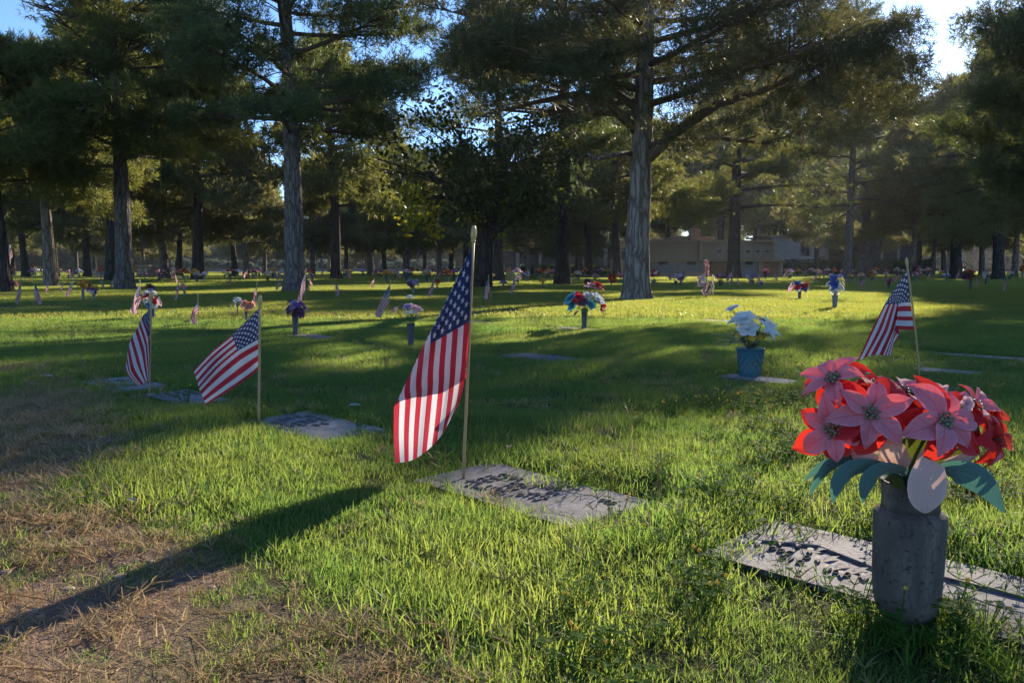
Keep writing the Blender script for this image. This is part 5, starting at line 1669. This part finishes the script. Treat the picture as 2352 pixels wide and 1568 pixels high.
for px, py in rows:
    b = hit(px, py)
    if 1430 < px < 1800 and b[1] > 55: continue
    me, cn = FB[r.randrange(len(FB))]
    for a_, c_ in names.items(): cn = cn.replace(a_, c_)
    o = obj_from('flower_arrangement', me, None, b, (0, 0, r.random() * 6), (.95 + .5 * r.random()) * (1.25 if b[1] > 50 else 1))
    tag(o, f'far {cn} bouquet {zone(px)}', 'bouquet', 'distant bouquets in the grave rows'); fbq.append((px, o))
# distant small flags, one shared shape
def tiny_flag_mesh():
    mb = MB(); mb.tube([(0, 0, -.05), (0, 0, .62)], .006, 5, mi=0)
    vs = []; uvs = []; fs = []
    for i in range(7):
        for j in range(5):
            u, v = i / 6, j / 4
            vs.append((-.02 - u * .14 - .03 * math.sin(v * 3), .03 * math.sin(u * 6 + v * 4), .58 - (1 - v) * .26 * (1 - .35 * u) - u * .30)); uvs.append((u * .99 + .005, v * .99 + .005))
    for i in range(6):
        for j in range(4): a = i * 5 + j; fs.append((a, a + 5, a + 6, a + 1))
    mb.add(vs, fs, 1, uvs)
    return mb.mesh('small_flag', [M_dowel, M_flag])
TF = tiny_flag_mesh()
for i in range(46):
    px = -20 + 2380 * r.random(); py = 635 + 22 * r.random() ** 1.8
    if 1430 < px < 1800: py = 650 + 8 * r.random()
    b = hit(px, py)
    o = obj_from('small_flag', TF, None, b, (0, r.random() * .2 - .1, r.random() * 1.4 - .7 + (PI if r.random() < .3 else 0)), .9 + .3 * r.random())
    tag(o, f'tiny distant flag among bouquets {zone(px)}', 'flag', 'distant flags in the grave rows'); ffl.append((px, o))
spread_labels(fbq); spread_labels(ffl)

# a few stones, a dead leaf and litter
M_rock = simple('pinkish_stone', (.38, .26, .20), .9, .2, var=.3, scale=30, bump=.4)
def stone(px, py, w, label, mat=M_rock, fl=.6):
    b = hit(px, py); k = b[1] / F; s = w * k * .5
    mb = MB(); mb.lathe([(.3 * s, -.3 * s), (s, 0), (.95 * s, .4 * s), (.5 * s, .75 * s), (.1 * s, .8 * s)], 9, sc=(1, .8))
    r_ = random.Random(px)
    mb.v = [(x * (1 + .3 * r_.random()), y * (1 + .3 * r_.random()), z * fl * (1 + .3 * r_.random())) for x, y, z in mb.v]
    o = mb.obj('stone', mat); o.location = b; tag(o, label, 'stone')
stone(264, 1396, 26, 'pinkish stone on the bare ground at lower left')
stone(28, 1470, 16, 'small brown stone at the lower left edge')
stone(228, 1412, 14, 'pale small stone beside the pinkish stone', M_mk2)
stone(1130, 648, 4, 'pale pebble')if False else None
def dead_leaf(px, py, L, col, label, az=.5):
    b = hit(px, py); k = b[1] / F
    mb = MB(); petal(mb, L * k, L * k * .5, .3, az, .4, (0, 0, .03), nseg=5, side=5, fold=.4)
    o = mb.obj('fallen_leaf', petal_mat('fallen_leaf_' + str(px), col, w=.3)); o.location = b; tag(o, label, 'leaf')
dead_leaf(1168, 1050, 26, (.30, .13, .10), 'reddish fallen leaf in the grass behind the large marker', 1.5)
dead_leaf(312, 1180, 34, (.45, .36, .28), 'long pale dead leaf at the edge of the dry ground', 2.6)
dead_leaf(800, 948, 30, (.55, .56, .60), 'thin pale strip in the shaded grass behind the bluish marker', 0.1)
dead_leaf(102, 877, 20, (.6, .6, .62), 'thin pale strip in the shaded grass at far left', 0.1)

# ------------------------------------------------------------ grass
def blade_mat(name, d1, d2, tr1, tr2, w=.5, rough=.4):
    m = NT(name)
    oi = m.n('ShaderNodeObjectInfo').outputs['Random']
    p = m.pos()
    f = m.noise(1.1, 3, p); f2 = m.noise(55, 2, p)
    q = m.math('ADD', m.math('MULTIPLY', f, .8), m.math('MULTIPLY', oi, .3))
    q = m.ramp(q, [(.3, (0, 0, 0)), (.75, (1, 1, 1))])
    c = m.mix(q, d1, d2); t = m.mix(q, tr1, tr2)
    straw = m.ramp(f2, [(.66, (0, 0, 0)), (.72, (1, 1, 1))])
    c = m.mix(straw, c, (.24, .19, .10)); t = m.mix(straw, t, (.48, .40, .18))
    return m.done(m.leaf(c, t, w, rough, .22 if rough < .7 else .08))
M_grass = blade_mat('grass_blade', (.028, .080, .036), (.065, .105, .036), (.19, .37, .06), (.44, .50, .09), .55, .5)
M_grass_far = blade_mat('far_grass_blade', (.036, .080, .038), (.068, .100, .040), (.28, .40, .06), (.54, .51, .09), .55)
M_dry = blade_mat('dry_grass_blade', (.28, .19, .11), (.42, .30, .17), (.44, .30, .15), (.58, .44, .22), .4, .7)
M_weed = blade_mat('clover_leaf', (.05, .11, .02), (.06, .12, .02), (.16, .32, .02), (.24, .36, .03), .45, .8)
M_seed = blade_mat('seed_stalk', (.16, .17, .06), (.22, .20, .09), (.35, .34, .12), (.42, .38, .16), .45, .6)

def tuft(name, n, rad, h, w, mat, seed, lean=.5, segs=3, flatten=0, curl=.5):
    r = np.random.default_rng(seed); V = []; Fc = []
    mb = MB()
    for i in range(n):
        a = r.random() * 2 * PI; q = rad * math.sqrt(r.random())
        x0, y0 = q * math.cos(a), q * math.sin(a)
        d = r.random() * 2 * PI; dx, dy = math.cos(d), math.sin(d)
        hh = h * (.45 + .75 * r.random()); ln = abs(r.normal()) * lean
        fa = r.random() * PI; sx, sy = math.cos(fa) * w * .5, math.sin(fa) * w * .5
        vs = []
        for k in range(segs + 1):
            s = k / segs
            out = hh * (ln * s + curl * ln * s * s)
            z = hh * s * math.sqrt(max(.12, 1 - min(.85, ln * ln * s * .6))) * (1 - flatten) - .004
            ww = (1 - s * .85) if k < segs else 0
            c = (x0 + dx * out, y0 + dy * out, z)
            if k < segs: vs += [(c[0] - sx * ww, c[1] - sy * ww, z), (c[0] + sx * ww, c[1] + sy * ww, z)]
            else: vs.append(c)
        fs = [(2 * k, 2 * k + 1, 2 * k + 3, 2 * k + 2) for k in range(segs - 1)] + [(2 * segs - 2, 2 * segs - 1, 2 * segs)]
        mb.add(vs, fs)
    return bpy.data.objects.new(name, mb.mesh(name, mat, False))

def clover(seed):
    r = random.Random(seed); mb = MB()
    for i in range(16):
        a = r.random() * 6.28; q = .035 * math.sqrt(r.random()); z = .018 + r.random() * .03
        p = (q * math.cos(a), q * math.sin(a), z)
        mb.tube([(p[0] * .4, p[1] * .4, 0), p], .0006, 3, mi=0)
        for k in range(3): petal(mb, .0075, .007, .25, a + k * 2.1, .2, p, 0, pointed=False, nseg=2, side=3)
    for i in range(2):
        a = r.random() * 6.28; q = .03 * r.random(); p = (q * math.cos(a), q * math.sin(a), .045 + .015 * r.random())
        mb.tube([(0, 0, 0), p], .0006, 3, mi=0)
        if r.random() < .6: mb.lathe([(.001, -.003), (.0035, 0), (.001, .003)], 6, p, 1)
    return bpy.data.objects.new('clover', mb.mesh('clover', [M_weed, pet('yellow')], False))

def seedstalk(seed):
    r = random.Random(seed); mb = MB()
    for i in range(2):
        a = r.random() * 6.28; h = .075 + .05 * r.random(); l = .03 * r.random()
        top = Vector((math.cos(a) * l, math.sin(a) * l, h))
        mb.tube([(0, 0, 0), top * .5 + Vector((0, 0, .004)), top], .0007, 3)
        n = 3 + r.randrange(2)
        for k in range(n):
            b = a + k * 6.28 / n + r.random() * .4; q = Vector((math.cos(b) * .026, math.sin(b) * .026, .012 + .012 * r.random()))
            mb.tube([top, top + q * .5 + Vector((0, 0, .002)), top + q], [.0012, .0014, .0006], 3)
    return bpy.data.objects.new('seed_stalk', mb.mesh('seed_stalk', M_seed, False))

def runner(seed):
    r = random.Random(seed); mb = MB()
    p = Vector((0, 0, .006)); a = r.random() * 6.28
    pts = [p]
    for k in range(6):
        a += r.random() * .8 - .4; p = p + Vector((math.cos(a) * .02, math.sin(a) * .02, 0)); p.z = .006 + .006 * r.random(); pts.append(p.copy())
    mb.tube(pts, .0009, 3)
    for q in pts:
        for k in range(3): petal(mb, .022 + .01 * r.random(), .0025, .4 + .6 * r.random(), r.random() * 6.28, .3, tuple(q), nseg=2, side=3)
    return bpy.data.objects.new('dry_runner', mb.mesh('dry_runner', M_dry, False))

def scatter(name, P, rotz, sc, idx, variants, label, cat, tilt=None):
    me = bpy.data.meshes.new(name)
    me.vertices.add(len(P)); me.vertices.foreach_set('co', np.asarray(P, np.float32).ravel())
    rot = np.zeros((len(P), 3), np.float32); rot[:, 2] = rotz
    if tilt is not None: rot[:, 0] = tilt[:, 0]; rot[:, 1] = tilt[:, 1]
    a = me.attributes.new('rot', 'FLOAT_VECTOR', 'POINT'); a.data.foreach_set('vector', rot.ravel())
    a = me.attributes.new('size', 'FLOAT', 'POINT'); a.data.foreach_set('value', np.asarray(sc, np.float32))
    a = me.attributes.new('pick', 'INT', 'POINT'); a.data.foreach_set('value', np.asarray(idx, np.int32))
    me.update()
    o = link(bpy.data.objects.new(name, me)); tag(o, label, cat, kind='stuff')
    col = bpy.data.collections.new(name + '_variants')
    for v in variants: col.objects.link(v)
    g = bpy.data.node_groups.new(name, 'GeometryNodeTree')
    g.interface.new_socket('Geometry', in_out='INPUT', socket_type='NodeSocketGeometry')
    g.interface.new_socket('Geometry', in_out='OUTPUT', socket_type='NodeSocketGeometry')
    ni = g.nodes.new('NodeGroupInput'); no = g.nodes.new('NodeGroupOutput')
    ci = g.nodes.new('GeometryNodeCollectionInfo'); ci.inputs['Collection'].default_value = col
    ci.inputs['Separate Children'].default_value = True; ci.inputs['Reset Children'].default_value = True
    ip = g.nodes.new('GeometryNodeInstanceOnPoints'); ip.inputs['Pick Instance'].default_value = True
    def att(nm, ty):
        n = g.nodes.new('GeometryNodeInputNamedAttribute'); n.data_type = ty; n.inputs['Name'].default_value = nm
        return n.outputs['Attribute']
    L = g.links.new
    L(ni.outputs[0], ip.inputs['Points']); L(ci.outputs[0], ip.inputs['Instance'])
    e2r = g.nodes.new('FunctionNodeEulerToRotation'); L(att('rot', 'FLOAT_VECTOR'), e2r.inputs[0]); L(e2r.outputs[0], ip.inputs['Rotation'])
    L(att('size', 'FLOAT'), ip.inputs['Scale']); L(att('pick', 'INT'), ip.inputs['Instance Index'])
    L(ip.outputs[0], no.inputs[0])
    md = o.modifiers.new('scatter', 'NODES'); md.node_group = g
    return o

def marker_clear(x, y, grow=.0):
    c = np.ones(len(x), bool)
    for m in MK:
        u, v = mk_local(m, x, y)
        e = (fbm(x * 12, y * 12, 5, 2) - .5) * .10
        c &= ~((np.abs(u) < m[2] - grow + e) & (np.abs(v) < m[3] - grow + e))
    return c

def wedge(r, y0, y1, dens, extra=1.12, xpad=.35):
    """points spread evenly over the part of the lawn in view between two distances"""
    A = (y1 * y1 - y0 * y0) * .64 * extra + 2 * xpad * (y1 - y0)
    n = int(A * dens)
    y = np.sqrt(r.random(n * 2) * (y1 * y1 - y0 * y0) + y0 * y0)
    x = (r.random(n * 2) * 2 - 1) * (y * .64 * extra + xpad)
    return x[:n], y[:n]

def grass():
    r = np.random.default_rng(17)
    near = [tuft('grass_tuft', 120, .062, .028, .0031, M_grass, 300 + i, .75) for i in range(5)]
    tall = [tuft('tall_grass_tuft', 46, .05, .042, .0036, M_grass, 320 + i, .65) for i in range(3)]
    # near lawn
    x, y = wedge(r, .75, 3.3, 520)
    d = dirtness(x, y); rnd = r.random(len(x))
    keep = (rnd > d * 1.05 - .02) & marker_clear(x, y, -.008)
    sparse = (rnd < .10 + .25 * (fbm(x * 6, y * 6, 88, 2) > .55)) & marker_clear(x, y) & (d > .4)
    keep |= sparse
    x, y, d = x[keep], y[keep], d[keep]
    z = Hgt(x, y)
    lush = fbm(x * 2.2, y * 2.2, 83, 3)
    sc = (.62 + .75 * lush + .25 * r.random(len(x))) * np.where(d > .35, .62, 1)
    pick = np.where(r.random(len(x)) < np.clip((lush - .35) * .9, .05, .5), 5 + r.integers(0, 3, len(x)), r.integers(0, 5, len(x)))
    scatter('grass', np.stack([x, y, z - .003], 1), r.random(len(x)) * 6.28, sc, pick, near + tall, 'short green lawn grass in the foreground', 'grass')
    # middle lawn
    mid = [tuft('mid_grass_tuft', 120, .10, .031, .0042, M_grass, 340 + i, .65) for i in range(5)]
    x, y = wedge(r, 3.2, 9.5, 190, xpad=.6)
    d = dirtness(x, y)
    keep = (r.random(len(x)) > d * .9) & marker_clear(x, y, -.01)
    x, y = x[keep], y[keep]; z = Hgt(x, y)
    lush = fbm(x * 1.6, y * 1.6, 85, 3)
    scatter('grass', np.stack([x, y, z - .003], 1), r.random(len(x)) * 6.28, .6 + .85 * lush + .2 * r.random(len(x)), r.integers(0, 5, len(x)), mid, 'green lawn grass of the middle distance', 'grass')
    far = [tuft('far_grass_tuft', 150, .24, .045, .010, M_grass_far, 360 + i, .5, 2) for i in range(4)]
    x, y = wedge(r, 9.3, 32, 30, xpad=1.5)
    d = dirtness(x, y); keep = r.random(len(x)) > d * .8
    x, y = x[keep], y[keep]
    scatter('grass', np.stack([x, y, Hgt(x, y) - .004], 1), r.random(len(x)) * 6.28, .7 + .5 * r.random(len(x)), r.integers(0, 4, len(x)), far, 'lawn grass around the tall pines', 'grass')
    vf = [tuft('distant_grass_patch', 260, 1.0, .06, .035, M_grass_far, 380 + i, .5, 2) for i in range(3)]
    x, y = wedge(r, 31, 150, 1.1, xpad=4)
    scatter('grass', np.stack([x, y, Hgt(x, y) - .004], 1), r.random(len(x)) * 6.28, .8 + .4 * r.random(len(x)), r.integers(0, 3, len(x)), vf, 'lawn grass among the far grave rows', 'grass')
    # dry grass and runners
    dry = [tuft('dry_tuft', 80, .05, .030, .0026, M_dry, 400 + i, 1.5, 3, .3) for i in range(4)] + [runner(i) for i in range(4)]
    x, y = wedge(r, .75, 5.5, 700)
    d = dirtness(x, y)
    pch = fbm(x * 4 + 2, y * 4, 97, 3)
    keep = (r.random(len(x)) < d * np.clip((pch - .2) * 3.4, .3, 1) * 1.3 + .04) & marker_clear(x, y)
    x, y = x[keep], y[keep]
    scatter('dry_grass', np.stack([x, y, Hgt(x, y) - .002], 1), r.random(len(x)) * 6.28, .65 + .9 * r.random(len(x)), r.integers(0, 8, len(x)), dry, 'dry brown grass on the bare ground at lower left', 'dry grass')
    # clover and seed stalks
    cv = [clover(i) for i in range(4)]
    x, y = wedge(r, .8, 3.6, 170)
    w = np.clip((fbm(x * 1.7 + 4, y * 1.7, 101, 3) - .42) * 4, 0, 1) * np.clip((x + .1) * 1.2, .03, 1)
    keep = (r.random(len(x)) < w) & marker_clear(x, y, .02) & (dirtness(x, y) < .3)
    x, y = x[keep], y[keep]
    scatter('clover', np.stack([x, y, Hgt(x, y)], 1), r.random(len(x)) * 6.28, .8 + .6 * r.random(len(x)), r.integers(0, 4, len(x)), cv, 'low clover with tiny yellow blooms in the lawn', 'clover')
    ss = [seedstalk(i) for i in range(6)]
    x, y = wedge(r, 1.0, 9, 26)
    w = np.clip((fbm(x * 1.1 + 14, y * 1.1, 103, 3) - .45) * 5, .04, 1)
    keep = (r.random(len(x)) < w * .8) & marker_clear(x, y)
    x, y = x[keep], y[keep]
    scatter('seed_stalks', np.stack([x, y, Hgt(x, y)], 1), r.random(len(x)) * 6.28, .7 + .6 * r.random(len(x)), r.integers(0, 6, len(x)), ss, 'thin forked seed stalks rising above the lawn', 'seed stalks')
    wr = []
    for i in range(4):
        o_ = runner(50 + i); o_.data.materials[0] = M_weed; wr.append(o_)
    q = []
    for m in MK[:5]:
        n = int(m[2] * m[3] * 4 * 420)
        for k in range(n):
            u = (r.random() * 2 - 1) * m[2]; v = (r.random() * 2 - 1) * m[3]
            e = min(m[2] - abs(u), m[3] - abs(v))
            if r.random() > .035 + .5 * math.exp(-e / .025): continue
            q.append((m[0] + AX[0] * u + BX[0] * v, m[1] + AX[1] * u + BX[1] * v, m[4] + .006))
    vx, vy = flat(2079, 1424)
    for k in range(60):
        a = r.random() * 6.28; rad_ = .058 + .03 * r.random()
        if math.sin(a) > .5: continue
        q.append((vx + rad_ * math.cos(a), vy + rad_ * math.sin(a) - .012, MK[1][4]))
    q = np.array(q)
    scatter('creeping_weeds', q, r.random(len(q)) * 6.28, .8 + .7 * r.random(len(q)), r.integers(0, 7, len(q)), wr + [cv_.copy() for cv_ in cv[:1]] + [near[0].copy(), near[1].copy()], 'grass runners creeping over the edges of the flat markers', 'weeds')
    # grit
    gm = []
    for i in range(3):
        mb = MB(); mb.lathe([(.3, -.3), (1, 0), (.8, .5), (.2, .7)], 6); q = random.Random(i)
        mb.v = [(a * (1 + .4 * q.random()), b_ * (1 + .4 * q.random()), c * .7) for a, b_, c in mb.v]
        gm.append(bpy.data.objects.new('grit', mb.mesh('grit', M_rock, False)))
    x, y = wedge(r, .8, 3.5, 900)
    keep = (r.random(len(x)) < np.clip(dirtness(x, y) - .2, 0, 1) * .6) & marker_clear(x, y)
    x, y = x[keep], y[keep]
    scatter('grit', np.stack([x, y, Hgt(x, y)], 1), r.random(len(x)) * 6.28, .0018 + .009 * r.random(len(x)) ** 4, r.integers(0, 3, len(x)), gm, 'grit and small crumbs on the bare soil', 'grit')
grass()


# ------------------------------------------------------------ thin volume added to imitate the lens-flare veil
def added_haze():
    mb = MB(); mb.box(-350, 350, -345, 350, -2, 28)
    m = bpy.data.materials.new('added_haze'); m.use_nodes = True
    t = m.node_tree
    for n in list(t.nodes): t.nodes.remove(n)
    o_ = t.nodes.new('ShaderNodeOutputMaterial'); v = t.nodes.new('ShaderNodeVolumePrincipled')
    v.inputs['Color'].default_value = (.95, .95, 1, 1); v.inputs['Density'].default_value = .00022; v.inputs['Anisotropy'].default_value = .5
    t.links.new(v.outputs[0], o_.inputs['Volume'])
    o = mb.obj('added_haze', m, smooth=False); tag(o, 'thin volume added over the lawn to imitate the lens-flare veil', 'added_haze', kind='stuff')
added_haze()
